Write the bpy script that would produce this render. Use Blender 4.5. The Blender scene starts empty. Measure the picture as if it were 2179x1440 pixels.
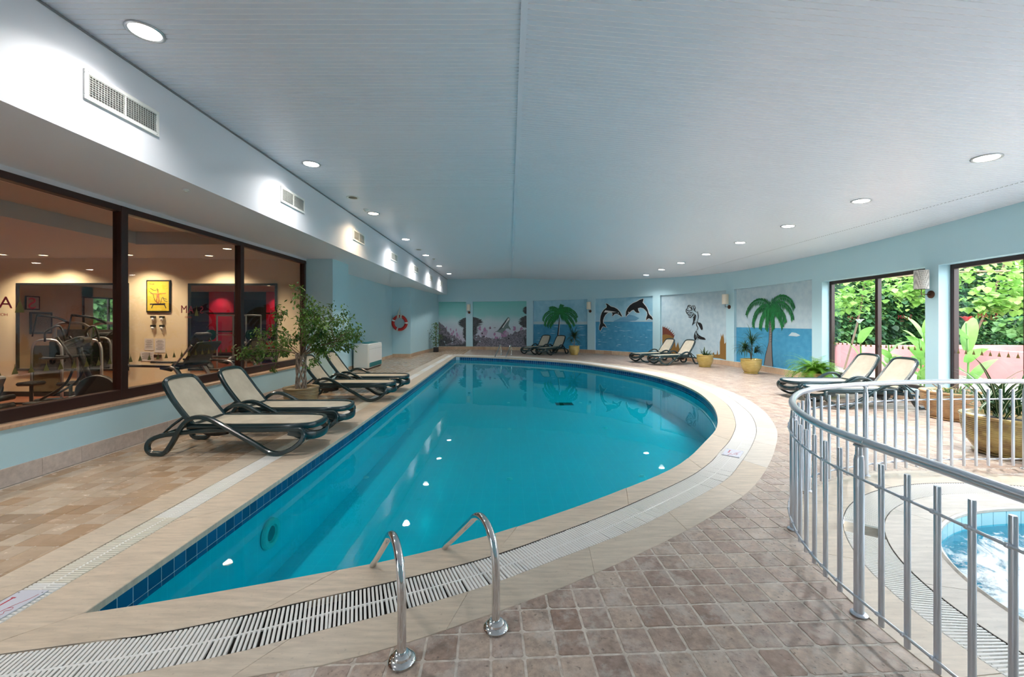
import bpy, bmesh, math, random
from mathutils import Vector, Matrix, noise
from mathutils.geometry import tessellate_polygon
random.seed(7)
S = bpy.context.scene
COL = S.collection
PI = math.pi
# ---------------------------------------------------------------- camera, world, sun, exposure
F, CX, CY, H = 865.0, 1084.0, 684.5, 1.6
cd = bpy.data.cameras.new('camera'); cam = bpy.data.objects.new('camera', cd); COL.objects.link(cam)
cam.location = (0, 0, H); cam.rotation_euler = (PI/2, 0, 0)
cd.sensor_fit = 'HORIZONTAL'; cd.sensor_width = 36; cd.lens = F/2179*36
cd.shift_x = (1089.5-CX)/2179; cd.shift_y = -(720-CY)/2179
cd.clip_start = .05; cd.clip_end = 200
S.camera = cam
W = bpy.data.worlds.new('sky'); S.world = W; W.use_nodes = True
wn = W.node_tree.nodes; wl = W.node_tree.links
wbg = wn['Background']
sky = wn.new('ShaderNodeTexSky'); sky.sky_type = 'NISHITA'; sky.sun_disc = False
sky.sun_elevation = math.radians(50); sky.sun_rotation = math.radians(200); sky.air_density = 1.2; sky.dust_density = 2.0
mixw = wn.new('ShaderNodeMix'); mixw.data_type = 'RGBA'; mixw.inputs[0].default_value = .93
wl.new(sky.outputs[0], mixw.inputs[6]); mixw.inputs[7].default_value = (.86, .94, 1.0, 1)
wl.new(mixw.outputs[2], wbg.inputs[0]); wbg.inputs[1].default_value = 5.8
sd = bpy.data.lights.new('sun', 'SUN'); sd.energy = 3.2; sd.angle = math.radians(4); sd.color = (1, .97, .88)
sun = bpy.data.objects.new('sun', sd); COL.objects.link(sun)
sun.rotation_euler = Vector((.45, .5, -1.0)).to_track_quat('-Z', 'Y').to_euler()
vs = S.view_settings
S.display_settings.display_device = 'sRGB'
vs.view_transform = 'Standard'; vs.look = 'None'; vs.gamma = 1; vs.use_curve_mapping = False
vs.exposure = 0.36
cy = S.cycles
cy.use_denoising = True
cy.max_bounces = 9; cy.diffuse_bounces = 5; cy.glossy_bounces = 4; cy.transparent_max_bounces = 16; cy.transmission_bounces = 4
cy.caustics_reflective = False; cy.caustics_refractive = False
cy.sample_clamp_indirect = 8
LAMP_W = 175; LAMP_R = 380; LAMP_COL = (1.0, .95, .9)      # ceiling downlights
GYM_W = 260; GYM_COL = (1.0, .86, .68)

# ---------------------------------------------------------------- helpers
def at(px, py, Y):   # point on the plane at distance Y
    return Vector(((px-CX)*Y/F, Y, H-(py-CY)*Y/F))
def fl(px, py, z=0.0):
    Y = F*(H-z)/(py-CY); return Vector(((px-CX)*Y/F, Y, z))
class MB:
    def __init__(s): s.v = []; s.f = []; s.m = []; s.slot = 0
    def add(s, vs_, fs):
        o = len(s.v); s.v += [tuple(p) for p in vs_]
        for f in fs: s.f.append(tuple(i+o for i in f)); s.m.append(s.slot)
        return s
    def box(s, c, d, rot=None):
        c = Vector(c); hx, hy, hz = d[0]/2, d[1]/2, d[2]/2
        P = [Vector((x, y, z)) for x in (-hx, hx) for y in (-hy, hy) for z in (-hz, hz)]
        if rot is not None: P = [rot @ p for p in P]
        return s.add([c+p for p in P], [(0,1,3,2),(4,6,7,5),(0,4,5,1),(2,3,7,6),(0,2,6,4),(1,5,7,3)])
    def bbox(s, c, d, b=.01, rot=None):   # chamfered box
        c = Vector(c); h = [x/2 for x in d]; b = min(b, *[x*.9 for x in h])
        V_ = []; F_ = []
        idx = {}
        for sx in (-1, 1):
            for sy in (-1, 1):
                for sz in (-1, 1):
                    for a in range(3):
                        p = [sx*(h[0]-b), sy*(h[1]-b), sz*(h[2]-b)]
                        p[a] = (sx, sy, sz)[a]*h[a]
                        idx[(sx, sy, sz, a)] = len(V_); V_.append(Vector(p))
        sg = (-1, 1)
        for a in range(3):
            o = [k for k in range(3) if k != a]
            for s_ in sg:
                loop = []
                for (p, q) in ((-1,-1),(1,-1),(1,1),(-1,1)):
                    k = [0,0,0]; k[a] = s_; k[o[0]] = p; k[o[1]] = q
                    loop.append(idx[(k[0],k[1],k[2],a)])
                F_.append(loop)
        for a in range(3):      # edges along axis a
            o = [k for k in range(3) if k != a]
            for p in sg:
                for q in sg:
                    k0 = [0,0,0]; k0[o[0]] = p; k0[o[1]] = q
                    k1 = list(k0); k0[a] = -1; k1[a] = 1
                    F_.append([idx[(*k0, o[0])], idx[(*k1, o[0])], idx[(*k1, o[1])], idx[(*k0, o[1])]])
        for sx in sg:
            for sy in sg:
                for sz in sg: F_.append([idx[(sx,sy,sz,0)], idx[(sx,sy,sz,1)], idx[(sx,sy,sz,2)]])
        if rot is not None: V_ = [rot @ p for p in V_]
        return s.add([c+p for p in V_], F_)
    def tube(s, pts, r, n=8, closed=False, caps=True, r2=None, up=None):
        # r: radius or list; r2: second radius (elliptical/rect), up: reference
        pts = [Vector(p) for p in pts]; m = len(pts)
        R_ = r if isinstance(r, (list, tuple)) else [r]*m
        T = []
        for i in range(m):
            a = pts[(i-1) % m] if (closed or i > 0) else pts[i]
            b = pts[(i+1) % m] if (closed or i < m-1) else pts[i]
            t = (b-a); T.append(t.normalized() if t.length > 1e-9 else Vector((0,0,1)))
        if up is None:
            ref = Vector((0,0,1)) if abs(T[0].z) < .9 else Vector((1,0,0))
            N = (ref - T[0]*ref.dot(T[0])).normalized()
        Vv = []
        for i in range(m):
            if up is not None:
                u_ = Vector(up); N = (u_ - T[i]*u_.dot(T[i]))
                N = N.normalized() if N.length > 1e-6 else T[i].orthogonal().normalized()
            else:
                N = (N - T[i]*N.dot(T[i])); N = N.normalized() if N.length > 1e-6 else T[i].orthogonal().normalized()
            B = T[i].cross(N)
            for k in range(n):
                a = 2*PI*k/n + (PI/n if r2 else 0)
                ca, sa = math.cos(a), math.sin(a)
                if r2:
                    e = .55
                    ca = math.copysign(abs(ca)**e, ca); sa = math.copysign(abs(sa)**e, sa)
                Vv.append(pts[i] + N*(ca*R_[i]) + B*(sa*(r2 if r2 else R_[i])))
        Ff = []
        for i in range(m if closed else m-1):
            j = (i+1) % m
            for k in range(n):
                k2 = (k+1) % n
                Ff.append((i*n+k, i*n+k2, j*n+k2, j*n+k))
        if caps and not closed:
            Ff.append(tuple(range(n-1, -1, -1))); Ff.append(tuple((m-1)*n+k for k in range(n)))
        return s.add(Vv, Ff)
    def lathe(s, prof, c=(0,0,0), n=24, axis='z', sx=1, sy=1, fn=None):
        c = Vector(c); Vv = []; Ff = []
        for (r, z) in prof:
            for k in range(n):
                a = 2*PI*k/n
                rr = r if fn is None else fn(r, z, a)
                p = Vector((rr*math.cos(a)*sx, rr*math.sin(a)*sy, z))
                if axis == 'x': p = Vector((p.z, p.x, p.y))
                if axis == 'y': p = Vector((p.x, p.z, p.y))
                Vv.append(c+p)
        for i in range(len(prof)-1):
            for k in range(n):
                k2 = (k+1) % n
                Ff.append((i*n+k, i*n+k2, (i+1)*n+k2, (i+1)*n+k))
        if prof[0][0] > 1e-5: Ff.append(tuple(range(n-1, -1, -1)))
        if prof[-1][0] > 1e-5: Ff.append(tuple((len(prof)-1)*n+k for k in range(n)))
        return s.add(Vv, Ff)
    def prism(s, poly, z0, z1, bev=0):    # horizontal polygon extruded, ccw
        n = len(poly); V0 = [(p[0], p[1], z0) for p in poly]
        if bev:
            cx = sum(p[0] for p in poly)/n; cy_ = sum(p[1] for p in poly)/n
            V1 = [(p[0], p[1], z1-bev) for p in poly]
            V2 = []
            for i in range(n):
                d = Vector((cx-p_[0], cy_-p_[1])) if False else None
                p = poly[i]; a = Vector(poly[i-1][:2]); b = Vector(poly[(i+1) % n][:2]); q = Vector(p[:2])
                e1 = (q-a).normalized(); e2 = (b-q).normalized()
                nn = Vector((-(e1+e2).y, (e1+e2).x)); 
                nn = nn.normalized() if nn.length > 1e-6 else Vector((0,0))
                V2.append((p[0]+nn.x*bev, p[1]+nn.y*bev, z1))
            s.add(V0+V1+V2, [(i, (i+1)%n, n+(i+1)%n, n+i) for i in range(n)] + [(n+i, n+(i+1)%n, 2*n+(i+1)%n, 2*n+i) for i in range(n)] + [tuple(range(2*n, 3*n))])
        else:
            V1 = [(p[0], p[1], z1) for p in poly]
            s.add(V0+V1, [(i, (i+1)%n, n+(i+1)%n, n+i) for i in range(n)] + [tuple(range(n, 2*n)), tuple(range(n-1, -1, -1))])
        return s
    def build(s, name, mat, parent=None, smooth=False, attr=None):
        me = bpy.data.meshes.new(name); me.from_pydata(s.v, [], s.f)
        mats = mat if isinstance(mat, (list, tuple)) else [mat]
        for m_ in mats: me.materials.append(m_)
        if len(mats) > 1: me.polygons.foreach_set('material_index', s.m)
        if smooth:
            me.polygons.foreach_set('use_smooth', [True]*len(me.polygons))
        if attr is not None:
            a = me.attributes.new('tint', 'FLOAT', 'FACE'); a.data.foreach_set('value', attr)
        me.update()
        o = bpy.data.objects.new(name, me); COL.objects.link(o)
        if parent is not None: o.parent = parent
        if smooth == 'auto':
            try:
                me.polygons.foreach_set('use_smooth', [True]*len(me.polygons)); me.set_sharp_from_angle(angle=math.radians(38))
            except Exception: pass
        return o
def tag(o, label=None, cat=None, group=None, kind=None):
    if label: o['label'] = label
    if cat: o['category'] = cat
    if group: o['group'] = group
    if kind: o['kind'] = kind
    return o
def empty(name, loc=(0,0,0), rz=0.0, label=None, cat=None, group=None, kind=None):
    o = bpy.data.objects.new(name, None); COL.objects.link(o); o.empty_display_size = .1
    o.location = loc; o.rotation_euler = (0, 0, rz)
    return tag(o, label, cat, group, kind)
def kids(o): return [c for c in bpy.data.objects if c.parent == o]
def copy_tree(o, parent=None, kidmap=None):
    c = o.copy(); COL.objects.link(c)
    if parent is not None: c.parent = parent
    for ch in list(o.children): copy_tree(ch, c)
    return c
def crom(P, n=8, closed=False):
    P = [Vector(p) for p in P]; m = len(P); out = []
    rng = range(m) if closed else range(m-1)
    for i in rng:
        p1 = P[i]; p2 = P[(i+1) % m]
        p0 = P[(i-1) % m] if (closed or i > 0) else p1*2-p2
        p3 = P[(i+2) % m] if (closed or i < m-2) else p2*2-p1
        # centripetal-ish clamp
        for k in range(n):
            t = k/n
            out.append(.5*((2*p1)+(p2-p0)*t+(2*p0-5*p1+4*p2-p3)*t*t+(3*p1-p0-3*p2+p3)*t**3))
    if not closed: out.append(P[-1])
    return out
def resample(P, n):
    L = [0]
    for a, b in zip(P, P[1:]): L.append(L[-1]+(Vector(b)-Vector(a)).length)
    out = []; j = 0
    for k in range(n+1):
        t = L[-1]*k/n
        while j < len(L)-2 and L[j+1] < t: j += 1
        d = L[j+1]-L[j]; u = (t-L[j])/d if d > 1e-9 else 0
        out.append(Vector(P[j]).lerp(Vector(P[j+1]), min(1, u)))
    return out
def plen(P): return sum((Vector(b)-Vector(a)).length for a, b in zip(P, P[1:]))
def inside(poly, x, y):
    c = False; j = len(poly)-1
    for i in range(len(poly)):
        xi, yi = poly[i][0], poly[i][1]; xj, yj = poly[j][0], poly[j][1]
        if (yi > y) != (yj > y) and x < (xj-xi)*(y-yi)/(yj-yi)+xi: c = not c
        j = i
    return c

# ---------------------------------------------------------------- materials
MATS = {}
def newmat(name):
    m = bpy.data.materials.new(name); m.use_nodes = True; MATS[name] = m
    return m, m.node_tree.nodes, m.node_tree.links, m.node_tree.nodes['Principled BSDF']
def rgb(*c):  # sRGB 0-255 -> linear
    return tuple(((x/255)/12.92 if x/255 <= .04045 else ((x/255+.055)/1.055)**2.4) for x in c)+(1,)
def mat(name, col, rough=.6, metal=0.0, spec=.5, noise_=None, bump=None, coat=0, emis=None, es=0, alpha=None, sub=None):
    m, N, L, b = newmat(name)
    c = tuple(col) if len(col) == 4 else tuple(col)+(1,)
    b.inputs['Base Color'].default_value = c; b.inputs['Roughness'].default_value = rough
    b.inputs['Metallic'].default_value = metal; b.inputs['Specular IOR Level'].default_value = spec
    b.inputs['Coat Weight'].default_value = coat
    if emis: b.inputs['Emission Color'].default_value = tuple(emis)[:3]+(1,); b.inputs['Emission Strength'].default_value = es
    if noise_:   # (scale, amount, col2)
        tc = N.new('ShaderNodeTexCoord'); n = N.new('ShaderNodeTexNoise'); n.inputs['Scale'].default_value = noise_[0]; n.inputs['Detail'].default_value = 5
        L.new(tc.outputs['Object'], n.inputs['Vector'])
        r = N.new('ShaderNodeValToRGB'); r.color_ramp.elements[0].position = .5-noise_[1]; r.color_ramp.elements[1].position = .5+noise_[1]
        r.color_ramp.elements[0].color = c; r.color_ramp.elements[1].color = tuple(noise_[2])[:3]+(1,)
        L.new(n.outputs[0], r.inputs[0]); L.new(r.outputs[0], b.inputs['Base Color'])
    if bump:
        tc = N.new('ShaderNodeTexCoord'); n = N.new('ShaderNodeTexNoise'); n.inputs['Scale'].default_value = bump[0]; n.inputs['Detail'].default_value = 4
        L.new(tc.outputs['Object'], n.inputs['Vector'])
        bp = N.new('ShaderNodeBump'); bp.inputs['Strength'].default_value = bump[1]; bp.inputs['Distance'].default_value = .01
        L.new(n.outputs[0], bp.inputs['Height']); L.new(bp.outputs[0], b.inputs['Normal'])
    return m
WALL_C = (.47, .70, .80)
mat('wall_blue', WALL_C, .55, noise_=(1.3, .3, (.49, .72, .80)), bump=(60, .05))
mat('soffit_white', (.78, .81, .87), .5, bump=(50, .04))
mat('soffit_under', (.68, .68, .74), .55)
mat('ceil_panel', (.76, .785, .87), .34, spec=.5)
mat('ceil_groove', (.93, .94, .97), .35)  # near-white colour paints in the bright line of the lit panel edges
mat('dark_bronze', rgb(52, 28, 24), .38, spec=.5)
mat('black_frame', (.012, .011, .012), .4)
mat('chrome', (.72, .72, .72), .09, metal=1.0)
mat('alu', rgb(212, 217, 226), .28, metal=.8)
mat('steel', (.55, .56, .58), .3, metal=.9)
mat('lounger_green', (.010, .030, .036), .26, spec=.6, coat=.25)
mat('white_plastic', (.82, .82, .80), .35)
mat('offwhite_plastic', (.80, .79, .74), .38)
mat('vent_white', (.86, .87, .84), .35)
mat('vent_dark', (.16, .15, .14), .7)
mat('teal_plastic', (.015, .22, .24), .4)
mat('black_plastic', (.015, .015, .017), .38)
mat('grey_plastic', (.22, .22, .23), .45)
mat('red_buoy', rgb(196, 42, 40), .45)
mat('rope', (.72, .70, .62), .8)
mat('soil', (.035, .022, .014), .95, bump=(60, .6))
mat('wood_floor_red', rgb(140, 88, 66), .35, noise_=(8, .25, rgb(118, 70, 52)))
mat('gym_wall', rgb(236, 218, 184), .6)
mat('gym_ceiling', rgb(215, 204, 192), .7)
mat('gym_ceiling_drop', rgb(196, 200, 200), .7)
mat('mirror', (.78, .80, .80), .01, metal=1.0)
mat('poster_yellow', rgb(226, 200, 70), .5)
mat('skin_print', rgb(190, 120, 80), .6)
mat('paper', (.72, .68, .66), .8)
mat('ink', (.05, .04, .05), .7)
mat('purple_wall', rgb(60, 38, 62), .6)
mat('red_wall', rgb(214, 20, 62), .6)
mat('gold_sticker', rgb(112, 100, 48), .6)
mat('red_sticker', rgb(150, 20, 40), .5)
mat('plate_green', rgb(10, 60, 45), .5)
mat('acrylic', (.75, .78, .80), .2)
mat('pink_wall', rgb(205, 128, 128), .85, noise_=(2.2, .25, rgb(216, 142, 140)), bump=(40, .2))
mat('exterior_ground', (.28, .24, .2), .9)
mat('lamp_shade', (.78, .71, .60), .8)
mat('bronze', rgb(96, 62, 46), .4, metal=.5)
mat('lens_dark', (.06, .05, .04), .5)
mat('speaker_grille', rgb(130, 115, 95), .7)
mat('bark', (.42, .34, .28), .85, noise_=(26, .2, (.22, .16, .12)), bump=(50, .5))
mat('stem_brown', (.20, .14, .09), .8)
mat('pot_black', (.012, .012, .014), .45)
# murals
mat('m_sky1', rgb(140, 194, 218), .6, noise_=(3.0, .12, rgb(160, 206, 226)))
mat('m_sea', rgb(56, 140, 182), .5, noise_=(6.0, .25, rgb(78, 158, 196)))
mat('m_sea_light', rgb(178, 212, 228), .6)
mat('m_haze', rgb(182, 204, 214), .6)
mat('m_palm_green', rgb(16, 104, 54), .55)
mat('m_palm_light', rgb(34, 132, 66), .55)
mat('m_trunk', rgb(128, 120, 116), .6)
mat('m_black', rgb(24, 22, 26), .5)
mat('m_white', rgb(225, 225, 225), .6)
mat('m_orange', rgb(140, 104, 50), .7)
mat('m_rust', rgb(112, 58, 46), .7)
mat('m_pale', rgb(174, 200, 214), .6, noise_=(5.0, .15, rgb(192, 212, 222)))
mat('m_island', rgb(104, 160, 194), .6)
mat('m_grey', rgb(88, 88, 98), .7, noise_=(14.0, .12, rgb(140, 134, 148)))
mat('m_greydark', rgb(58, 62, 66), .7, noise_=(18.0, .10, rgb(86, 88, 94)))
mat('m_lilac', rgb(176, 160, 186), .7)
mat('m_pink', rgb(170, 130, 170), .7)
mat('m_shark', rgb(112, 132, 132), .6)

def aqua_grad():  # painted turquoise-to-pale wash of the shark murals (object height)
    m, N, L, b = newmat('m_aqua')
    g = N.new('ShaderNodeNewGeometry'); sp = N.new('ShaderNodeSeparateXYZ'); L.new(g.outputs['Position'], sp.inputs[0])
    n = N.new('ShaderNodeTexNoise'); n.inputs['Scale'].default_value = 1.6; n.inputs['Detail'].default_value = 4; L.new(g.outputs['Position'], n.inputs['Vector'])
    ad = N.new('ShaderNodeMath'); ad.operation = 'MULTIPLY_ADD'; ad.inputs[1].default_value = .5; L.new(n.outputs[0], ad.inputs[0]); L.new(sp.outputs[2], ad.inputs[2])
    r = N.new('ShaderNodeValToRGB'); mp = N.new('ShaderNodeMapRange'); mp.inputs[1].default_value = .4; mp.inputs[2].default_value = 3.0
    L.new(ad.outputs[0], mp.inputs[0]); L.new(mp.outputs[0], r.inputs[0])
    e = r.color_ramp.elements; e[0].position = .1; e[0].color = rgb(190, 180, 204); e[1].position = .98; e[1].color = rgb(124, 200, 198)
    k = r.color_ramp.elements.new(.55); k.color = rgb(196, 216, 224); k = r.color_ramp.elements.new(.72); k.color = rgb(146, 206, 208)
    L.new(r.outputs[0], b.inputs['Base Color']); b.inputs['Roughness'].default_value = .6
aqua_grad()

def sling():
    m, N, L, b = newmat('sling')
    tc = N.new('ShaderNodeTexCoord'); n = N.new('ShaderNodeTexNoise'); n.inputs['Scale'].default_value = 5; n.inputs['Detail'].default_value = 6
    L.new(tc.outputs['Object'], n.inputs['Vector'])
    w = N.new('ShaderNodeTexWave'); w.inputs['Scale'].default_value = 90; w.bands_direction = 'Y'; L.new(tc.outputs['Object'], w.inputs['Vector'])
    r = N.new('ShaderNodeValToRGB'); r.color_ramp.elements[0].color = (.43, .385, .30, 1); r.color_ramp.elements[1].color = (.57, .52, .42, 1)
    r.color_ramp.elements[0].position = .3; r.color_ramp.elements[1].position = .7
    L.new(n.outputs[0], r.inputs[0]); L.new(r.outputs[0], b.inputs['Base Color'])
    bp = N.new('ShaderNodeBump'); bp.inputs['Strength'].default_value = .15; bp.inputs['Distance'].default_value = .002; L.new(w.outputs[0], bp.inputs['Height']); L.new(bp.outputs[0], b.inputs['Normal'])
    b.inputs['Roughness'].default_value = .6
sling()

def stone(name, cols, rough=(.25, .5), streak=1.0, pits=.5, bumpd=.004, tintamt=1.0, patch=None, ns=1.0, amp=.2):
    """travertine: per piece tone (object random + 'tint'), streaks, pits, pale patches"""
    m, N, L, b = newmat(name)
    g = N.new('ShaderNodeNewGeometry'); oi = N.new('ShaderNodeObjectInfo'); at_ = N.new('ShaderNodeAttribute'); at_.attribute_name = 'tint'
    ad = N.new('ShaderNodeMath'); ad.operation = 'ADD'; L.new(oi.outputs['Random'], ad.inputs[0]); L.new(at_.outputs['Fac'], ad.inputs[1])
    fr = N.new('ShaderNodeMath'); fr.operation = 'FRACT'; L.new(ad.outputs[0], fr.inputs[0])
    r = N.new('ShaderNodeValToRGB'); r.color_ramp.interpolation = 'LINEAR'
    e = r.color_ramp.elements
    e[0].position = 0; e[0].color = cols[0]; e[1].position = 1; e[1].color = cols[-1]
    for i, c in enumerate(cols[1:-1]): k = e.new((i+1)/(len(cols)-1)); k.color = c
    L.new(fr.outputs[0], r.inputs[0])
    mp = N.new('ShaderNodeMapping'); mp.inputs['Scale'].default_value = (2.0, 14*streak, 2) if streak > 0 else (7, 7, 7); L.new(g.outputs['Position'], mp.inputs[0])
    off = N.new('ShaderNodeVectorMath'); off.operation = 'ADD'; cmb = N.new('ShaderNodeCombineXYZ'); ml = N.new('ShaderNodeMath'); ml.operation = 'MULTIPLY'; ml.inputs[1].default_value = 37
    L.new(fr.outputs[0], ml.inputs[0]); L.new(ml.outputs[0], cmb.inputs[2]); L.new(mp.outputs[0], off.inputs[0]); L.new(cmb.outputs[0], off.inputs[1])
    n1 = N.new('ShaderNodeTexNoise'); n1.inputs['Scale'].default_value = 2.2*ns; n1.inputs['Detail'].default_value = 8; n1.inputs['Roughness'].default_value = .65; L.new(off.outputs[0], n1.inputs['Vector'])
    mr = N.new('ShaderNodeMapRange'); mr.inputs[1].default_value = .3; mr.inputs[2].default_value = .7; mr.inputs[3].default_value = 1-amp; mr.inputs[4].default_value = 1+amp*.7; L.new(n1.outputs[0], mr.inputs[0])
    mx = N.new('ShaderNodeMix'); mx.data_type = 'RGBA'; mx.blend_type = 'MULTIPLY'; mx.inputs[0].default_value = 1
    L.new(r.outputs[0], mx.inputs[6]); L.new(mr.outputs[0], mx.inputs[7])
    n2 = N.new('ShaderNodeTexNoise'); n2.inputs['Scale'].default_value = 42; n2.inputs['Detail'].default_value = 5; L.new(g.outputs['Position'], n2.inputs['Vector'])
    pr = N.new('ShaderNodeMapRange'); pr.inputs[1].default_value = .62; pr.inputs[2].default_value = .72; pr.inputs[3].default_value = 0; pr.inputs[4].default_value = pits; L.new(n2.outputs[0], pr.inputs[0])
    mx2 = N.new('ShaderNodeMix'); mx2.data_type = 'RGBA'; mx2.blend_type = 'MIX'; L.new(pr.outputs[0], mx2.inputs[0]); L.new(mx.outputs[2], mx2.inputs[6]); mx2.inputs[7].default_value = (.16, .12, .10, 1)
    col = mx2.outputs[2]
    if patch:   # pale scale/grout residue
        n3 = N.new('ShaderNodeTexNoise'); n3.inputs['Scale'].default_value = 5.5; n3.inputs['Detail'].default_value = 9; n3.inputs['Roughness'].default_value = .72; L.new(g.outputs['Position'], n3.inputs['Vector'])
        q = N.new('ShaderNodeMapRange'); q.inputs[1].default_value = .50; q.inputs[2].default_value = .60; q.inputs[3].default_value = 0; q.inputs[4].default_value = patch[0]; L.new(n3.outputs[0], q.inputs[0])
        mx3 = N.new('ShaderNodeMix'); mx3.data_type = 'RGBA'; L.new(q.outputs[0], mx3.inputs[0]); L.new(col, mx3.inputs[6]); mx3.inputs[7].default_value = patch[1]; col = mx3.outputs[2]
    L.new(col, b.inputs['Base Color'])
    rr = N.new('ShaderNodeMapRange'); rr.inputs[3].default_value = rough[0]; rr.inputs[4].default_value = rough[1]; L.new(n1.outputs[0], rr.inputs[0]); L.new(rr.outputs[0], b.inputs['Roughness'])
    ah = N.new('ShaderNodeMath'); ah.operation = 'SUBTRACT'; L.new(n1.outputs[0], ah.inputs[0]); L.new(pr.outputs[0], ah.inputs[1])
    bp = N.new('ShaderNodeBump'); bp.inputs['Strength'].default_value = .35; bp.inputs['Distance'].default_value = bumpd; L.new(ah.outputs[0], bp.inputs['Height']); L.new(bp.outputs[0], b.inputs['Normal'])
stone('tile_right', [rgb(158,134,122), rgb(184,164,148), rgb(172,148,134), rgb(192,174,158), rgb(162,138,124), rgb(182,164,152), rgb(152,126,112)], (.20, .5), 0, .8, .006, patch=(.45, rgb(204,196,188)), ns=1.6, amp=.34)
stone('tile_left', [rgb(188,166,142), rgb(196,176,154), rgb(170,138,106), rgb(190,168,144), rgb(200,182,162), rgb(180,152,124), rgb(192,170,148), rgb(158,130,102)], (.10, .38), .35, .25, .002, amp=.12)
stone('coping', [rgb(204,186,164), rgb(212,196,176), rgb(198,180,160)], (.22, .48), 1.0, .18, .002)
stone('border', [rgb(202,186,166), rgb(210,196,178), rgb(196,182,164)], (.25, .5), 1.0, .25, .002)
stone('border_pale', [rgb(204,196,184), rgb(212,204,194), rgb(198,190,180)], (.25, .5), 1.0, .15, .002)
stone('baseboard', [rgb(196,168,142), rgb(210,184,156), rgb(186,154,128), rgb(204,176,150)], (.3, .5), 1.0, .15, .002)
stone('baseboard_pale', [rgb(196,184,176), rgb(204,192,184), rgb(190,178,170)], (.3, .5), 0, .12, .002)
mat('grout', rgb(222, 214, 204), .9, noise_=(30, .2, rgb(186, 174, 162)), bump=(120, .4))
mat('grating_white', rgb(232, 230, 226), .4)
mat('grating_warm', rgb(226, 220, 206), .45)
mat('channel_dark', (.05, .045, .04), .8)
mat('sign_plate', rgb(205, 208, 220), .35)
mat('sign_red', rgb(190, 50, 70), .5)

def tilemat(name, c1, c2, grout, size, rough=.15, mortar=.035):
    m, N, L, b = newmat(name)
    g = N.new('ShaderNodeNewGeometry'); mp = N.new('ShaderNodeVectorMath'); mp.operation = 'SCALE'; mp.inputs['Scale'].default_value = 1/size
    L.new(g.outputs['Position'], mp.inputs[0])
    sp = N.new('ShaderNodeSeparateXYZ'); L.new(mp.outputs[0], sp.inputs[0])
    outs = []
    for i in range(3):
        fr = N.new('ShaderNodeMath'); fr.operation = 'FRACT'; L.new(sp.outputs[i], fr.inputs[0])
        s1 = N.new('ShaderNodeMath'); s1.operation = 'SUBTRACT'; L.new(fr.outputs[0], s1.inputs[0]); s1.inputs[1].default_value = .5
        ab = N.new('ShaderNodeMath'); ab.operation = 'ABSOLUTE'; L.new(s1.outputs[0], ab.inputs[0])
        gt = N.new('ShaderNodeMath'); gt.operation = 'GREATER_THAN'; gt.inputs[1].default_value = .5-mortar; L.new(ab.outputs[0], gt.inputs[0]); outs.append(gt)
    mx_ = N.new('ShaderNodeMath'); mx_.operation = 'MAXIMUM'; L.new(outs[0].outputs[0], mx_.inputs[0]); L.new(outs[1].outputs[0], mx_.inputs[1])
    mix = N.new('ShaderNodeMix'); mix.data_type = 'RGBA'; L.new(mx_.outputs[0], mix.inputs[0]); mix.inputs[6].default_value = c1; mix.inputs[7].default_value = grout
    L.new(mix.outputs[2], b.inputs['Base Color']); b.inputs['Roughness'].default_value = rough
tilemat('pool_tile', (.34, .80, .90, 1), None, (.48, .88, .95, 1), .2, mortar=.02)
mat('tub_tile', (.55, .88, .95), .2)
m, N, L, b = newmat('blue_tile')
oi = N.new('ShaderNodeObjectInfo'); a_ = N.new('ShaderNodeAttribute'); a_.attribute_name = 'tint'
ad = N.new('ShaderNodeMath'); ad.operation = 'ADD'; L.new(oi.outputs['Random'], ad.inputs[0]); L.new(a_.outputs['Fac'], ad.inputs[1])
fr = N.new('ShaderNodeMath'); fr.operation = 'FRACT'; L.new(ad.outputs[0], fr.inputs[0])
r = N.new('ShaderNodeValToRGB'); r.color_ramp.elements[0].color = rgb(8, 60, 110); r.color_ramp.elements[1].color = rgb(16, 84, 136); L.new(fr.outputs[0], r.inputs[0])
L.new(r.outputs[0], b.inputs['Base Color']); b.inputs['Roughness'].default_value = .12
mat('blue_grout', rgb(170, 200, 214), .6)

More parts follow.
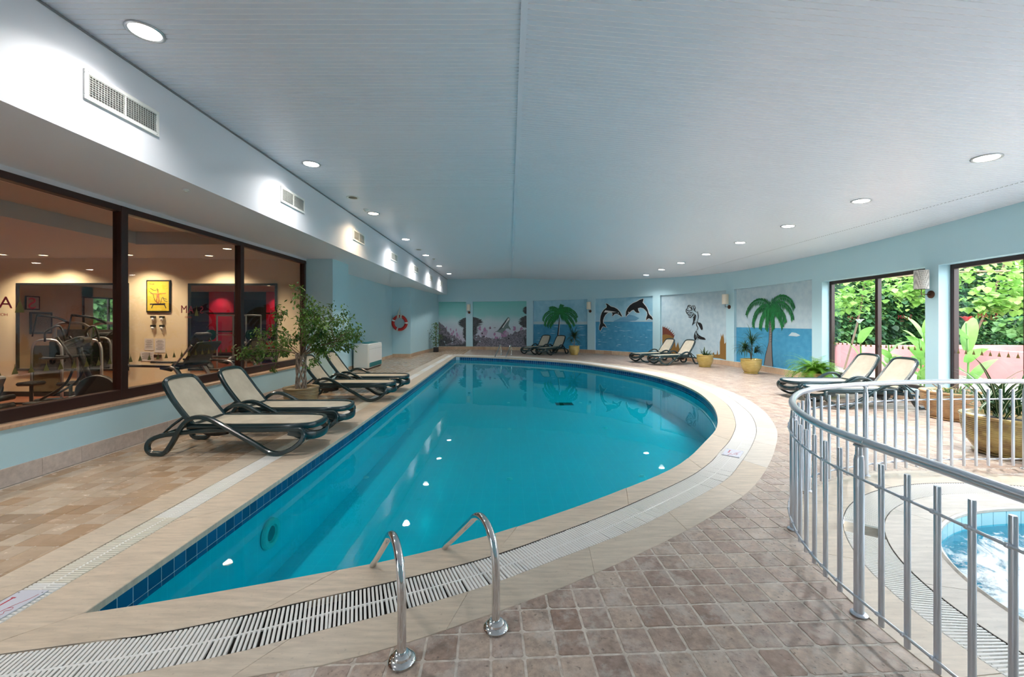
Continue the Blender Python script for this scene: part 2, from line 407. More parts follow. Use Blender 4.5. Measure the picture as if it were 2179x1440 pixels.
def fres(N, L, ior):
    fz = N.new('ShaderNodeFresnel'); g = N.new('ShaderNodeNewGeometry')
    e1 = N.new('ShaderNodeMath'); e1.operation = 'MULTIPLY_ADD'; e1.inputs[1].default_value = -2; e1.inputs[2].default_value = 1; L.new(g.outputs['Backfacing'], e1.inputs[0])
    e2 = N.new('ShaderNodeMath'); e2.operation = 'POWER'; e2.inputs[0].default_value = ior; L.new(e1.outputs[0], e2.inputs[1]); L.new(e2.outputs[0], fz.inputs['IOR'])
    return fz
def water(name, tint, wave, ior=1.3, foam=False):
    m, N, L, b = newmat(name); N.remove(b)
    out = N['Material Output']
    tr = N.new('ShaderNodeBsdfTransparent'); tr.inputs[0].default_value = tint
    gl = N.new('ShaderNodeBsdfGlossy'); gl.inputs['Roughness'].default_value = .015
    fz = fres(N, L, ior)
    g = N.new('ShaderNodeNewGeometry')
    n = N.new('ShaderNodeTexNoise'); n.inputs['Scale'].default_value = wave[0]; n.inputs['Detail'].default_value = wave[3] if len(wave) > 3 else 2; L.new(g.outputs['Position'], n.inputs['Vector'])
    bp = N.new('ShaderNodeBump'); bp.inputs['Strength'].default_value = wave[1]; bp.inputs['Distance'].default_value = wave[2]; L.new(n.outputs[0], bp.inputs['Height'])
    L.new(bp.outputs[0], gl.inputs['Normal'])
    mx = N.new('ShaderNodeMixShader'); L.new(fz.outputs[0], mx.inputs[0]); L.new(tr.outputs[0], mx.inputs[1]); L.new(gl.outputs[0], mx.inputs[2])
    L.new(mx.outputs[0], out.inputs['Surface'])
    if foam:
        sb = N.new('ShaderNodeSubsurfaceScattering') if False else N.new('ShaderNodeBsdfDiffuse'); sb.inputs[0].default_value = (.92, .97, 1, 1)
        n2 = N.new('ShaderNodeTexNoise'); n2.inputs['Scale'].default_value = 3.4; n2.inputs['Detail'].default_value = 12; n2.inputs['Roughness'].default_value = .74
        n2.inputs['Distortion'].default_value = 1.6
        L.new(g.outputs['Position'], n2.inputs['Vector'])
        vm = N.new('ShaderNodeVectorMath'); vm.operation = 'DISTANCE'; L.new(g.outputs['Position'], vm.inputs[0]); vm.inputs[1].default_value = (4.25, 1.75, -.12)
        mr = N.new('ShaderNodeMapRange'); mr.inputs[1].default_value = 1.15; mr.inputs[2].default_value = 1.78; mr.inputs[3].default_value = .24; mr.inputs[4].default_value = -.14; L.new(vm.outputs['Value'], mr.inputs[0])
        a2 = N.new('ShaderNodeMath'); a2.operation = 'ADD'; L.new(n2.outputs[0], a2.inputs[0]); L.new(mr.outputs[0], a2.inputs[1])
        q = N.new('ShaderNodeMapRange'); q.inputs[1].default_value = .46; q.inputs[2].default_value = .62; L.new(a2.outputs[0], q.inputs[0])
        mx2 = N.new('ShaderNodeMixShader'); L.new(q.outputs[0], mx2.inputs[0]); L.new(mx.outputs[0], mx2.inputs[1]); L.new(sb.outputs[0], mx2.inputs[2])
        L.new(mx2.outputs[0], out.inputs['Surface'])
water('pool_water', (.012, .66, .72, 1), (1.1, .045, .05), 1.22)
water('tub_water', (.25, .86, .97, 1), (6, .5, .05, 6), 1.3, foam=True)
def glass(name, tint=(.93, .96, .95, 1), refl=1.0, ior=1.45):
    m, N, L, b = newmat(name); N.remove(b); out = N['Material Output']
    tr = N.new('ShaderNodeBsdfTransparent'); tr.inputs[0].default_value = tint
    gl = N.new('ShaderNodeBsdfGlossy'); gl.inputs['Roughness'].default_value = .01; gl.inputs[0].default_value = (refl, refl, refl, 1)
    fz = fres(N, L, ior)
    mx = N.new('ShaderNodeMixShader'); L.new(fz.outputs[0], mx.inputs[0]); L.new(tr.outputs[0], mx.inputs[1]); L.new(gl.outputs[0], mx.inputs[2]); L.new(mx.outputs[0], out.inputs['Surface'])
glass('glass', (.93, .96, .95, 1), .8)
glass('smoked', (.45, .44, .42, 1), .7)
glass('glass_gym', (.86, .84, .80, 1), .9)

def leafmat(name, c1, c2, sc=9, rough=.5, stripe=None):
    m, N, L, b = newmat(name); out = N['Material Output']
    g = N.new('ShaderNodeNewGeometry'); n = N.new('ShaderNodeTexNoise'); n.inputs['Scale'].default_value = sc; n.inputs['Detail'].default_value = 3; L.new(g.outputs['Position'], n.inputs['Vector'])
    r = N.new('ShaderNodeValToRGB'); r.color_ramp.elements[0].position = .35; r.color_ramp.elements[1].position = .65; r.color_ramp.elements[0].color = c1; r.color_ramp.elements[1].color = c2
    L.new(n.outputs[0], r.inputs[0]); L.new(r.outputs[0], b.inputs['Base Color']); b.inputs['Roughness'].default_value = rough
    tl = N.new('ShaderNodeBsdfTranslucent'); L.new(r.outputs[0], tl.inputs[0]); mx = N.new('ShaderNodeMixShader'); mx.inputs[0].default_value = .35
    L.new(b.outputs[0], mx.inputs[1]); L.new(tl.outputs[0], mx.inputs[2]); L.new(mx.outputs[0], out.inputs['Surface'])
leafmat('leaf_ficus', rgb(48, 86, 36), rgb(100, 138, 58), 7)
leafmat('leaf_dark', rgb(26, 56, 30), rgb(60, 92, 44), 7)
leafmat('leaf_fern', rgb(74, 128, 24), rgb(126, 172, 50), 5)
leafmat('leaf_ivy', rgb(52, 104, 54), rgb(112, 152, 84), 1.4)
leafmat('leaf_ivy_light', rgb(108, 156, 60), rgb(150, 186, 96), 2)
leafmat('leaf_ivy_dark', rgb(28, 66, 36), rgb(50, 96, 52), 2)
leafmat('leaf_canna', rgb(116, 164, 74), rgb(150, 190, 104), 3)
mat('leaf_cream', (.75, .78, .55), .5)
mat('leaf_band', rgb(40, 84, 40), .5)
mat('flower_white', (.9, .9, .88), .6)
mat('flower_red', rgb(210, 50, 60), .6)
mat('pot_gold', rgb(170, 148, 80), .22, coat=.4, noise_=(5, .2, rgb(192, 168, 100)), bump=(30, .15))
mat('pot_gold_worn', rgb(190, 168, 104), .28, coat=.3, noise_=(9, .10, rgb(150, 122, 76)), bump=(26, .35))
mat('pot_brown', rgb(160, 124, 90), .35, coat=.2, noise_=(8, .2, rgb(194, 160, 114)), bump=(26, .3))
mat('pot_olive', rgb(150, 130, 92), .35, coat=.2, noise_=(8, .2, rgb(130, 108, 74)), bump=(26, .3))
def emit(name, col, s):
    m, N, L, b = newmat(name); N.remove(b); e = N.new('ShaderNodeEmission'); e.inputs[0].default_value = tuple(col)[:3]+(1,); e.inputs[1].default_value = s
    L.new(e.outputs[0], N['Material Output'].inputs['Surface'])
emit('lamp_white', (1, .96, .92), 22)
emit('lamp_warm', (1, .80, .58), 14)
emit('lamp_gym', (1, .78, .50), 8)
# patterned shade of the near sconce
m, N, L, b = newmat('shade_pattern')
tc = N.new('ShaderNodeTexCoord'); br = N.new('ShaderNodeTexChecker'); br.inputs['Scale'].default_value = 70; br.inputs[1].default_value = (.75, .72, .66, 1); br.inputs[2].default_value = (.22, .20, .19, 1)
mpp = N.new('ShaderNodeMapping'); mpp.inputs['Rotation'].default_value = (.6, .6, .6); L.new(tc.outputs['Object'], mpp.inputs[0]); L.new(mpp.outputs[0], br.inputs[0]); L.new(br.outputs[0], b.inputs['Base Color']); b.inputs['Roughness'].default_value = .8
M = MATS

# ================================================================ STRUCTURE
SL = .084                                # the right part of the ceiling falls towards the windows
HC = 2.47
def zc(x): return H + HC - (SL*(x-.12) if x > .12 else 0)
XS, XW = -3.6, -5.1                      # soffit face, gym window plane
ZU = 3.166                               # underside of the soffit
WP = [(-4.13,23.55),(-2.4,23.45),(-.33,23.1),(.92,22.7),(2.5,21.85),(3.97,20.8),(4.9,20.0),(5.8,19.0),(6.6,17.9),(7.29,16.7),(7.8,15.5),(8.06,14.5),(8.2,13.0),(8.24,11.5),(8.22,10.3),(8.15,9.0),(8.03,7.8),(7.85,6.5),(7.68,5.3),(7.5,4.0),(7.3,2.7),(6.9,1.3),(6.1,-.1),(4.9,-1.3),(3.4,-2.2),(1.6,-2.7),(-1,-2.9),(-4.9,-2.9)]
WALL = [Vector((p.x, p.y)) for p in crom([(x, y, 0) for x, y in WP], 10)]
WL = [0]
for a, b in zip(WALL, WALL[1:]): WL.append(WL[-1]+(b-a).length)
import bisect
def wpt(s):
    s = max(0, min(WL[-1]-1e-6, s)); i = max(0, bisect.bisect_right(WL, s)-1); i = min(i, len(WALL)-2)
    t = (s-WL[i])/(WL[i+1]-WL[i]); return WALL[i].lerp(WALL[i+1], t)
def wnm(s):   # outward normal
    d = (wpt(s+.15)-wpt(s-.15)).normalized(); return Vector((-d.y, d.x))
def wP(s, z, d=0.0):
    p = wpt(s)+wnm(s)*d; return Vector((p.x, p.y, z))
def px2s(px):
    k = (px-CX)/F; best = None
    for i in range(len(WALL)-1):
        a, b = WALL[i], WALL[i+1]
        fa, fb = a.x-k*a.y, b.x-k*b.y
        if a.y > 3 and fa*fb <= 0 and fa != fb:
            t = fa/(fa-fb); best = WL[i]+t*(WL[i+1]-WL[i]); break
    return best
# openings: (s0, s1, z0, z1, depth, kind)
mur_px = [(932.6,991.5),(1005.7,1120.3),(1134,1249.8),(1265.8,1388.8),(1404.6,1545),(1562,1727.7)]
MZ0, MZ1 = .18, 2.76
OPEN = [(px2s(a), px2s(b), MZ0, MZ1, .10, 'mural') for a, b in mur_px]
WZ0, WZ1 = .24, 2.66
w1 = (px2s(1749), px2s(1968.6)); w2s = px2s(1997)
OPEN.append((w1[0], w1[1], WZ0, WZ1, .32, 'win'))
OPEN.append((w2s, w2s+2.5, WZ0, WZ1, .32, 'win'))
OPEN.append((w2s+2.85, w2s+5.2, WZ0, WZ1, .32, 'win'))
OPEN.append((w2s+5.55, w2s+7.9, WZ0, WZ1, .32, 'win'))
def build_right_wall():
    cuts = set([0, WL[-1]])
    s = 0
    while s < WL[-1]: cuts.add(s); s += .3
    for o in OPEN: cuts.add(o[0]); cuts.add(o[1])
    cuts = sorted(cuts); cl = [cuts[0]]
    for c in cuts[1:]:
        if c-cl[-1] > 1e-4: cl.append(c)
    b = MB()
    def q(a, c, z0, z1, d=0):
        P = [wP(a, z0[0] if isinstance(z0, tuple) else z0, d), wP(c, z0[1] if isinstance(z0, tuple) else z0, d), wP(c, z1[1] if isinstance(z1, tuple) else z1, d), wP(a, z1[0] if isinstance(z1, tuple) else z1, d)]
        b.add(P, [(0, 1, 2, 3)])
    for a, c in zip(cl, cl[1:]):
        mid = (a+c)/2; op = next((o for o in OPEN if o[0]-1e-5 <= mid <= o[1]+1e-5), None)
        zt = (zc(wpt(a).x)+.06, zc(wpt(c).x)+.06)
        if op is None: q(a, c, -.15, zt)
        else:
            q(a, c, -.15, op[2]); q(a, c, op[3], zt)
            # floor and head of the niche
            D = op[4]
            b.add([wP(a, op[2]), wP(c, op[2]), wP(c, op[2], D), wP(a, op[2], D)], [(0,1,2,3)])
            b.add([wP(a, op[3]), wP(c, op[3]), wP(c, op[3], D), wP(a, op[3], D)], [(3,2,1,0)])
            if op[5] == 'mural': q(a, c, op[2], op[3], D)
            else:   # outer skin above and below the window
                q(a, c, -.15, op[2], D); q(a, c, op[3], zt, D)
    for o in OPEN:
        for s_ in (o[0], o[1]):
            b.add([wP(s_, o[2]), wP(s_, o[2], o[4]), wP(s_, o[3], o[4]), wP(s_, o[3])], [(0,1,2,3)])
    # outer skin of the piers between windows
    wins = [o for o in OPEN if o[5] == 'win']
    for a, c in zip(wins, wins[1:]):
        n = 3
        for i in range(n):
            s0 = a[1]+(c[0]-a[1])*i/n; s1 = a[1]+(c[0]-a[1])*(i+1)/n
            q(s0, s1, -.15, (zc(wpt(s0).x)+.06, zc(wpt(s1).x)+.06), .32)
    o = b.build('wall_right', M['wall_blue']); tag(o, 'pale blue curved wall with mural niches and garden windows', 'wall', kind='structure')
    return o
wall_right = build_right_wall()
# baseboard along the curved wall (stone pieces)
bb = empty('baseboard_right', label='beige travertine baseboard along the curved wall', cat='baseboard', kind='structure')
s = .03; k = 0
while s < WL[-1]-.5:
    e = min(s+.46, WL[-1]); b = MB(); n = 3
    Pi = [wP(s+.0015+(e-s-.003)*i/n, 0, -.022) for i in range(n+1)]; Po = [wP(s+.0015+(e-s-.003)*i/n, 0, -.001) for i in range(n+1)]
    poly = [(p.x, p.y) for p in Pi] + [(p.x, p.y) for p in reversed(Po)]
    b.prism(poly[::-1] if False else poly, 0, .178)
    b.build('stone_piece', M['baseboard'], bb); s = e; k += 1

# left walls
def slab(name, boxes, m, label=None, cat='wall', kind='structure', parent=None):
    b = MB()
    for (x0, x1, y0, y1, z0, z1) in boxes: b.box(((x0+x1)/2, (y0+y1)/2, (z0+z1)/2), (x1-x0, y1-y0, z1-z0))
    return tag(b.build(name, m, parent), label, cat if label else None, kind=kind if parent is None else None)
slab('wall_left', [(-5.2,-4.9,-2.9,10.12,-.3,.556), (-5.30,-4.4,10.12,11.1,0,ZU), (-5.45,-5.3,11.1,18.4,0,ZU), (-5.3,-4.47,18.4,19.2,0,ZU), ], M['wall_blue'], 'pale blue left wall with low parapet, column and pilaster')
slab('trim_head', [(-5.2,-5.05,-2.9,10.12,3.11,ZU)], M['soffit_under'], 'grey head strip above the gym window frame', 'trim')
b = MB(); b.prism([(-4.47,19.2),(-4.13,23.55),(-4.5,23.7),(-5.3,23.7),(-5.3,19.2)][::-1], 0, ZU); tag(b.build('wall_left_far', M['wall_blue']), 'pale blue left wall beyond the pilaster', 'wall', kind='structure')
slab('ceiling_soffit', [(-5.45,XS,-2.9,23.6,ZU,4.1)], [M['soffit_white']], 'white boxed soffit with air vents along the left wall', 'soffit')
slab('trim_sill', [(-5.2,-4.875,-2.9,10.12,.556,.588)], M['baseboard'], 'thin travertine sill under the gym windows', 'sill')
bl = empty('baseboard_left', label='pale stone baseboard along the left wall', cat='baseboard', kind='structure')
def bbrun(p, q, h, L=.39, m='baseboard_pale', t=.02, par=bl):
    p, q = Vector(p), Vector(q); d = (q-p); n_ = max(1, round(d.length/L)); u = d.normalized(); nr = Vector((u.y, -u.x))
    for i in range(n_):
        a = p+d*i/n_+u*.0015; c = p+d*(i+1)/n_-u*.0015
        b = MB(); b.prism([a[:], c[:], (c-nr*t)[:], (a-nr*t)[:]][::-1] if False else [(a+nr*t)[:], (c+nr*t)[:], c[:], a[:]], 0, h); b.build('stone_piece', M[m], par)
bbrun((-4.9,-2.8),(-4.9,10.12),.178)
bbrun((-4.4,10.12),(-4.4,11.1),.15,m='baseboard'); bbrun((-4.9,10.118),(-4.4,10.118),.15,m='baseboard')
bbrun((-5.3,11.12),(-5.3,18.4),.12,m='baseboard'); bbrun((-5.28,18.4),(-4.47,18.4),.15,m='baseboard')
bbrun((-4.47,18.4),(-4.47,19.2),.15,m='baseboard'); bbrun((-4.47,19.2),(-4.14,23.5),.15,m='baseboard')
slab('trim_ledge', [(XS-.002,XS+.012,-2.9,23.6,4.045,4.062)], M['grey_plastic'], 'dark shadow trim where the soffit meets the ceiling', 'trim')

# ---- ceiling of narrow lacquered panels
def xmax(y):
    xs = []
    for a, c in zip(WALL, WALL[1:]):
        if (a.y-y)*(c.y-y) <= 0 and a.y != c.y:
            t = (a.y-y)/(a.y-c.y); xs.append(a.x+(c.x-a.x)*t)
    return max(xs) if xs else None
ceil = empty('ceiling', label='white slatted panel ceiling falling towards the windows', cat='ceiling', kind='structure')
PITCH = .0572
def plank_bm(bm, x0, x1, y0, skew=0.0):
    # one panel: flat face + raised lip + groove; follows the slope
    Z0, Z1 = zc(x0), zc(x1)
    prof = [(0, .008), (0, 0), (.047, 0), (.049, .008), (PITCH, .008)]
    V_ = []
    for (dy, dz) in prof: V_.append((x0, y0+dy, Z0+dz)); V_.append((x1, y0+dy-skew*(x1-x0), Z1+dz))
    bm.slot = 0; bm.add(V_, [(2,3,5,4)[::-1]])
    bm.slot = 1; bm.add(V_, [(0,1,3,2), (4,5,7,6), (6,7,9,8)])
y = -2.85; i = 0
acc = {0: MB(), 1: MB(), 2: MB()}
SEAM = 6.95
while y < 23.5:
    xm = xmax(min(y+.03, 23.4)); xm = 5 if xm is None else xm+.03
    spans = [(0, XS, min(.09, xm)), (1, .145, min(SEAM-.006, xm)), (2, SEAM+.006, xm)]
    for k, x0, x1 in spans:
        if x1-x0 < .05: continue
        near = 2.9 < y < 5.6 and k < 2 or (k == 2 and 4.6 < y < 6.4)
        if near:
            bm = MB(); plank_bm(bm, x0, x1, y); bm.build('ceiling_panel', [M['ceil_panel'], M['ceil_groove']], ceil)
        else: plank_bm(acc[k], x0, x1, y)
    y += PITCH; i += 1
for k in acc: tag(acc[k].build('ceiling_panels', [M['ceil_panel'], M['ceil_groove']], ceil), kind='stuff')
b = MB(); b.box((.1175, 10.2, H+HC-.008), (.055, 26.6, .018)); b.build('ridge_strip', M['ceil_panel'], ceil)
b = MB(); b.box((.135, 10.2, H+HC-.009), (.012, 26.6, .006)); b.build('ridge_lip', M['ceil_panel'], ceil)
b = MB(); b.add([(XS,-3,zc(0)+.03),(.1,-3,zc(0)+.03),(.1,23.6,zc(0)+.03),(XS,23.6,zc(0)+.03)], [(0,3,2,1)])
b.add([(.1,-3,zc(0)+.03),(8.6,-3,zc(8.6)+.03),(8.6,21,zc(8.6)+.03),(.1,23.6,zc(0)+.03)], [(0,3,2,1)])
b.build('ceiling_backing', M['vent_dark'], ceil)
# roof above so no light leaks
b = MB(); b.add([(-19.5,-3.2,4.3),(8.45,-3.2,4.3),(8.45,24,4.3),(-19.5,24,4.3)], [(0,1,2,3)]); tag(b.build('ceiling_roof', M['grey_plastic']), 'flat roof over the pool hall', 'roof', kind='structure')

# ---- pool outline curves (world metres)
def wp(lst, z=0.0): return [fl(a, c, z).to_2d() for a, c in lst]
P0 = [Vector((-2.34,2.235))] + wp([(375,1273),(700,1215.4),(785,1200),(914,1171),(1057,1133),(1200,1086.4),(1300,1050),(1410,1006),(1462.6,975),(1497.5,941.5),(1524,910.7)]) + \
     wp([(1525.4,888),(1512,862.2),(1483,837.3),(1439,816.7),(1380,799.5),(1315,787.5),(1238,775.5),(1170,769.3),(1128,766.6),(1040,761.6)], -.045) + [Vector((-2.5,19.0))]
P1 = [Vector((-2.70,1.90))] + wp([(0,1391),(187.5,1365),(375,1338.7),(700,1267),(865,1229),(1042,1183.3),(1200,1128),(1331,1076.3),(1462.6,1016),(1512,982),(1531,960.6),(1553,935.7),(1565,908),(1564,892),(1556,871),(1541.5,854.9),(1512,834.3),(1471,815),(1430,804.2),(1380,794),(1315,781.8),(1238,770.8),(1170,765),(1117,761.8),(1040,758)]) + [Vector((-2.72,19.45))]
P2 = [Vector((-2.92,1.58))] + wp([(0,1483),(240,1440),(487.4,1391),(700,1336),(865,1294.8),(1042,1243),(1200,1183.2),(1331,1132.6),(1425,1087.5),(1539.5,1024),(1575,986),(1600,947.4),(1610,916.6),(1603,890),(1585.6,869.6),(1546,840.2),(1503,819.6),(1439,799),(1380,788.4),(1315,778.2),(1238,768.3),(1170,762.9),(1117,759.6),(1040,756.1)]) + [Vector((-2.93,19.8))]
P3 = [Vector((-3.19,1.36))] + wp([(525,1440),(700,1411),(889,1359),(1088,1290),(1200,1247),(1335,1188.8),(1443.8,1136.3),(1518.8,1095),(1590,1048),(1625,1006),(1645,967.5),(1654.6,922.4),(1643,894.5),(1622,871),(1585.6,847),(1527,822.6),(1460,801),(1390,785.9),(1315,775.8),(1238,766.3),(1170,761),(1117,757.8),(1040,754.5)]) + [Vector((-3.2,20.2))]
def dense(P): return [Vector((p.x, p.y)) for p in crom([(p.x, p.y, 0) for p in P], 8)]
D0, D1, D2, D3 = [dense(P) for P in (P0, P1, P2, P3)]
def poly3(D): return [(p.x, p.y) for p in D]
def closest(D, p):
    best = None; bd = 1e9
    for a, c in zip(D, D[1:]):
        e = c-a; t = max(0, min(1, (p-a).dot(e)/max(e.length_squared, 1e-9))); q = a+e*t; d = (q-p).length_squared
        if d < bd: bd = d; best = q
    return best
JC = Vector((4.40, 2.05))
def ell(a, b, n=120, ph=0): return [Vector((JC.x+a*math.cos(2*PI*k/n+ph), JC.y+b*math.sin(2*PI*k/n+ph))) for k in range(n)]
JA, JG1, JG2, JB = (1.65,1.45), (1.92,1.75), (2.17,2.0), (2.46,2.32)

def ring_face(outer, holes, z, name, m, parent=None):
    loops = [[Vector((p[0], p[1], z)) for p in outer]] + [[Vector((p[0], p[1], z)) for p in h] for h in holes]
    pts = [p for l in loops for p in l]
    tri = tessellate_polygon(loops)
    b = MB(); b.v = [tuple(p) for p in pts]
    for t in tri:
        a, c, d = (pts[i] for i in t)
        if (c-a).cross(d-a).z < 0: t = (t[0], t[2], t[1])
        b.f.append(tuple(t)); b.m.append(0)
    return b.build(name, m, parent)
# ---- floor
room = [(p.x, p.y) for p in WALL] + [(-4.9,-2.9), (-4.9,10.3),(-5.3,10.3),(-5.3,19.5),(-4.5,19.5),(-4.13,23.6)]
floor = empty('floor', label='tumbled travertine tile floor around the pool', cat='floor', kind='structure')
mid23 = [a.lerp(closest(D2, a), .5) for a in D3[::3]]
hole_pool = poly3(mid23)
hole_tub = poly3(ell(2.3, 2.12, 60))
ring_face(room, [hole_pool, hole_tub], -.0062, 'grout_bed', M['grout'], floor)
TS = .1615
def tile_variant(seed, big=True):
    r = random.Random(seed); h = TS/2-(.0050 if big else .0012); n = 3
    P = []
    cr = .010 if big else .006
    for (sx, sy) in ((-1,-1),(1,-1),(1,1),(-1,1)):
        j1, j2 = r.uniform(.4, 1.6)*cr, r.uniform(.4, 1.6)*cr
        if (sx, sy) in ((-1,-1),(1,1)): P += [(sx*h, sy*(h-j1)), (sx*(h-j2), sy*h)]
        else: P += [(sx*(h-j1), sy*h), (sx*h, sy*(h-j2))]
    # waver the sides
    Q = []
    for i in range(len(P)):
        a, c = Vector(P[i]), Vector(P[(i+1) % len(P)]); Q.append(a)
        if (c-a).length > .05:
            m_ = (a+c)/2; Q.append(m_*(1-r.uniform(0, .035 if big else .012)))
    return [(q.x, q.y) for q in Q]
def ccw(P): 
    A = sum(P[i][0]*P[(i+1)%len(P)][1]-P[(i+1)%len(P)][0]*P[i][1] for i in range(len(P)))
    return P if A > 0 else P[::-1]
VAR_R = [ccw(tile_variant(i)) for i in range(10)]; VAR_L = [ccw(tile_variant(50+i, False)) for i in range(6)]
def tile_mesh(poly, m, bev):
    b = MB(); b.prism(poly, -.008, 0, bev); o = b.build('tile', m, floor); me = o.data; bpy.data.objects.remove(o); return me
ME_R = [tile_mesh(p, M['tile_right'], .003) for p in VAR_R]; ME_L = [tile_mesh(p, M['tile_left'], .0015) for p in VAR_L]
tl = []
poly23 = hole_pool
def in_tub(x, y): return ((x-JC.x)/2.36)**2+((y-JC.y)/2.2)**2 < 1
def gen_tiles(th, cond, side):
    c, s_ = math.cos(th), math.sin(th)
    for i in range(-120, 120):
        for j in range(-160, 160):
            gx, gy = (i+.5)*TS, (j+.5)*TS
            x, y_ = gx*c-gy*s_, gx*s_+gy*c
            if y_ < .5 or y_ > 23.6 or x < -5.3 or x > 8.4: continue
            if not cond(x, y_): continue
            if not inside(room, x, y_) or inside(poly23, x, y_) or in_tub(x, y_): continue
            # seen size
            u, v_ = F*x/y_, F*H/y_
            vis = abs(u) < 1120 and v_ < 790
            tl.append((v_*v_ if vis else v_*.01, x, y_, th, side))
gen_tiles(0, lambda x, y_: x < -3.02 or (y_ > 19.6 and x < -2.2), 0)
gen_tiles(math.radians(2.6), lambda x, y_: not (x < -3.02 or (y_ > 19.6 and x < -2.2)), 1)
tl.sort(key=lambda t: -t[0])
rr = random.Random(3); accT = [MB(), MB()]; tint = [[], []]
for k, (sz, x, y_, th, side) in enumerate(tl):
    dz = rr.uniform(-.0012, .0012)-.0035; rot = th+rr.choice((0, PI/2, PI, -PI/2))+rr.uniform(-.008, .008)*(side)
    if k < 300:
        o = bpy.data.objects.new('tile', rr.choice(ME_R if side else ME_L)); COL.objects.link(o); o.parent = floor
        o.location = (x, y_, dz); o.rotation_euler = (rr.uniform(-.003, .003)*side, rr.uniform(-.003, .003)*side, rot)
    else:
        P = rr.choice(VAR_R if side else VAR_L); c, s_ = math.cos(rot), math.sin(rot)
        if y_ > 9: P = [P[0], P[3], P[6], P[9]] if len(P) == 12 else P[::3]
        P = [(x+p[0]*c-p[1]*s_, y_+p[0]*s_+p[1]*c) for p in P]
        m_ = accT[side]; f0 = len(m_.f)
        if y_ > 9: m_.add([(p[0], p[1], dz) for p in P], [tuple(range(len(P)))])
        else: m_.prism(P, dz-.008, dz, .002)
        t_ = rr.random(); tint[side] += [t_]*(len(m_.f)-f0)
for i_, (m_, t_) in enumerate(zip(accT, tint)): tag(m_.build('tiles', M['tile_right' if i_ else 'tile_left'], floor, attr=t_), kind='stuff')
# border stones around the pool (belong to the floor)
def ring_stones(Da, Db, L, name, m, parent, z1=0.0, th=.03, gap=.0010, bev=.002, pale=None):
    n = max(2, round(plen(Da)/L)); sub = 5
    A = resample([p.to_3d() for p in Da], n*sub); B = resample([p.to_3d() for p in Db], n*sub)
    for i in range(n):
        a = [p.to_2d() for p in A[i*sub:(i+1)*sub+1]]; c = [p.to_2d() for p in B[i*sub:(i+1)*sub+1]]
        a[0] = a[0].lerp(a[1], gap/max(.01, (a[1]-a[0]).length)); a[-1] = a[-1].lerp(a[-2], gap/max(.01, (a[-1]-a[-2]).length))
        c[0] = c[0].lerp(c[1], gap/max(.01, (c[1]-c[0]).length)); c[-1] = c[-1].lerp(c[-2], gap/max(.01, (c[-1]-c[-2]).length))
        b = MB(); b.prism(ccw([p[:] for p in a]+[p[:] for p in reversed(c)]), z1-th, z1, bev)
        b.build(name, M[m] if pale is None or not pale(a[0]) else M[pale(a[0])], parent)
bpale = lambda p: 'border_pale' if p.x > 2.2 and p.y < 9 else None
ring_stones(D2, D3, .95, 'border_stone', 'border', floor, pale=bpale)
ring_stones([Vector((-2.92,1.58)), Vector((-2.93,19.8))], [Vector((-3.19,1.36)), Vector((-3.2,20.2))], .95, 'border_stone', 'border', floor)

# ---- the pool
pool = empty('swimming_pool', label='D shaped turquoise swimming pool edged with beige travertine coping', cat='pool')
ring_stones(D0, D1, 1.3, 'coping_stone', 'coping', pool, th=.045, bev=.004)
ring_stones([Vector((-2.34,2.235)), Vector((-2.33,6)), Vector((-2.5,19.0))], [Vector((-2.70,1.90)), Vector((-2.71,6)), Vector((-2.72,19.45))], 1.3, 'coping_stone', 'coping', pool, th=.045, bev=.004)
loop0 = D0 + [Vector((-2.33,6))]
def offs(D, d):  # offset closed loop outward
    n = len(D); out = []
    A = sum(D[i].x*D[(i+1)%n].y-D[(i+1)%n].x*D[i].y for i in range(n)); sg = 1 if A > 0 else -1
    for i in range(n):
        t = (D[(i+1)%n]-D[i-1]).normalized(); out.append(D[i]+Vector((t.y, -t.x))*d*sg)
    return out
LW = offs(loop0, .018)
ZW, ZB = -.185, -.92
def wallstrip(Lp, z0, z1, name, m, parent, flip=False):
    b = MB(); n = len(Lp)
    b.add([(p.x, p.y, z0) for p in Lp]+[(p.x, p.y, z1) for p in Lp], [((i, n+i, n+(i+1)%n, (i+1)%n)) for i in range(n)])
    return b.build(name, m, parent)
wallstrip(LW, ZB, -.192, 'pool_wall', M['pool_tile'], pool)
wallstrip(LW, -.192, -.03, 'tile_backing', M['blue_grout'], pool)
ring_face(poly3(LW), [], ZB, 'pool_bottom', M['pool_tile'], pool)
ring_face(poly3(offs(loop0, .012)), [], ZW, 'water', M['pool_water'], pool)
# waterline tiles
closed = [p.to_3d() for p in loop0]+[loop0[0].to_3d()]
per = plen(closed); nt = int(per/.1035); R0 = resample(closed, nt)
tb = MB(); tb.bbox((0,0,0), (.0985, .008, .1), .0015); o_ = tb.build('waterline_tile', M['blue_tile'], pool); me_bt = o_.data; bpy.data.objects.remove(o_)
cand = []
for i in range(nt):
    a, c = R0[i], R0[i+1]; mpt = (a+c)/2; d = (c-a).normalized(); n_ = Vector((d.y, -d.x, 0))
    if ((mpt+n_*.05).to_2d()-Vector((0,8))).length > 1e9: pass
    out = n_ if not inside(poly3(loop0), (mpt+n_*.03).x, (mpt+n_*.03).y) else -n_
    cosf = max(0, (-out).dot((Vector((0,0,0))-mpt).normalized()))
    cand.append((cosf/max(1, mpt.length), mpt+out*.0195, math.atan2(d.y, d.x)))
cand.sort(key=lambda t: -t[0])
am = MB(); tt = []
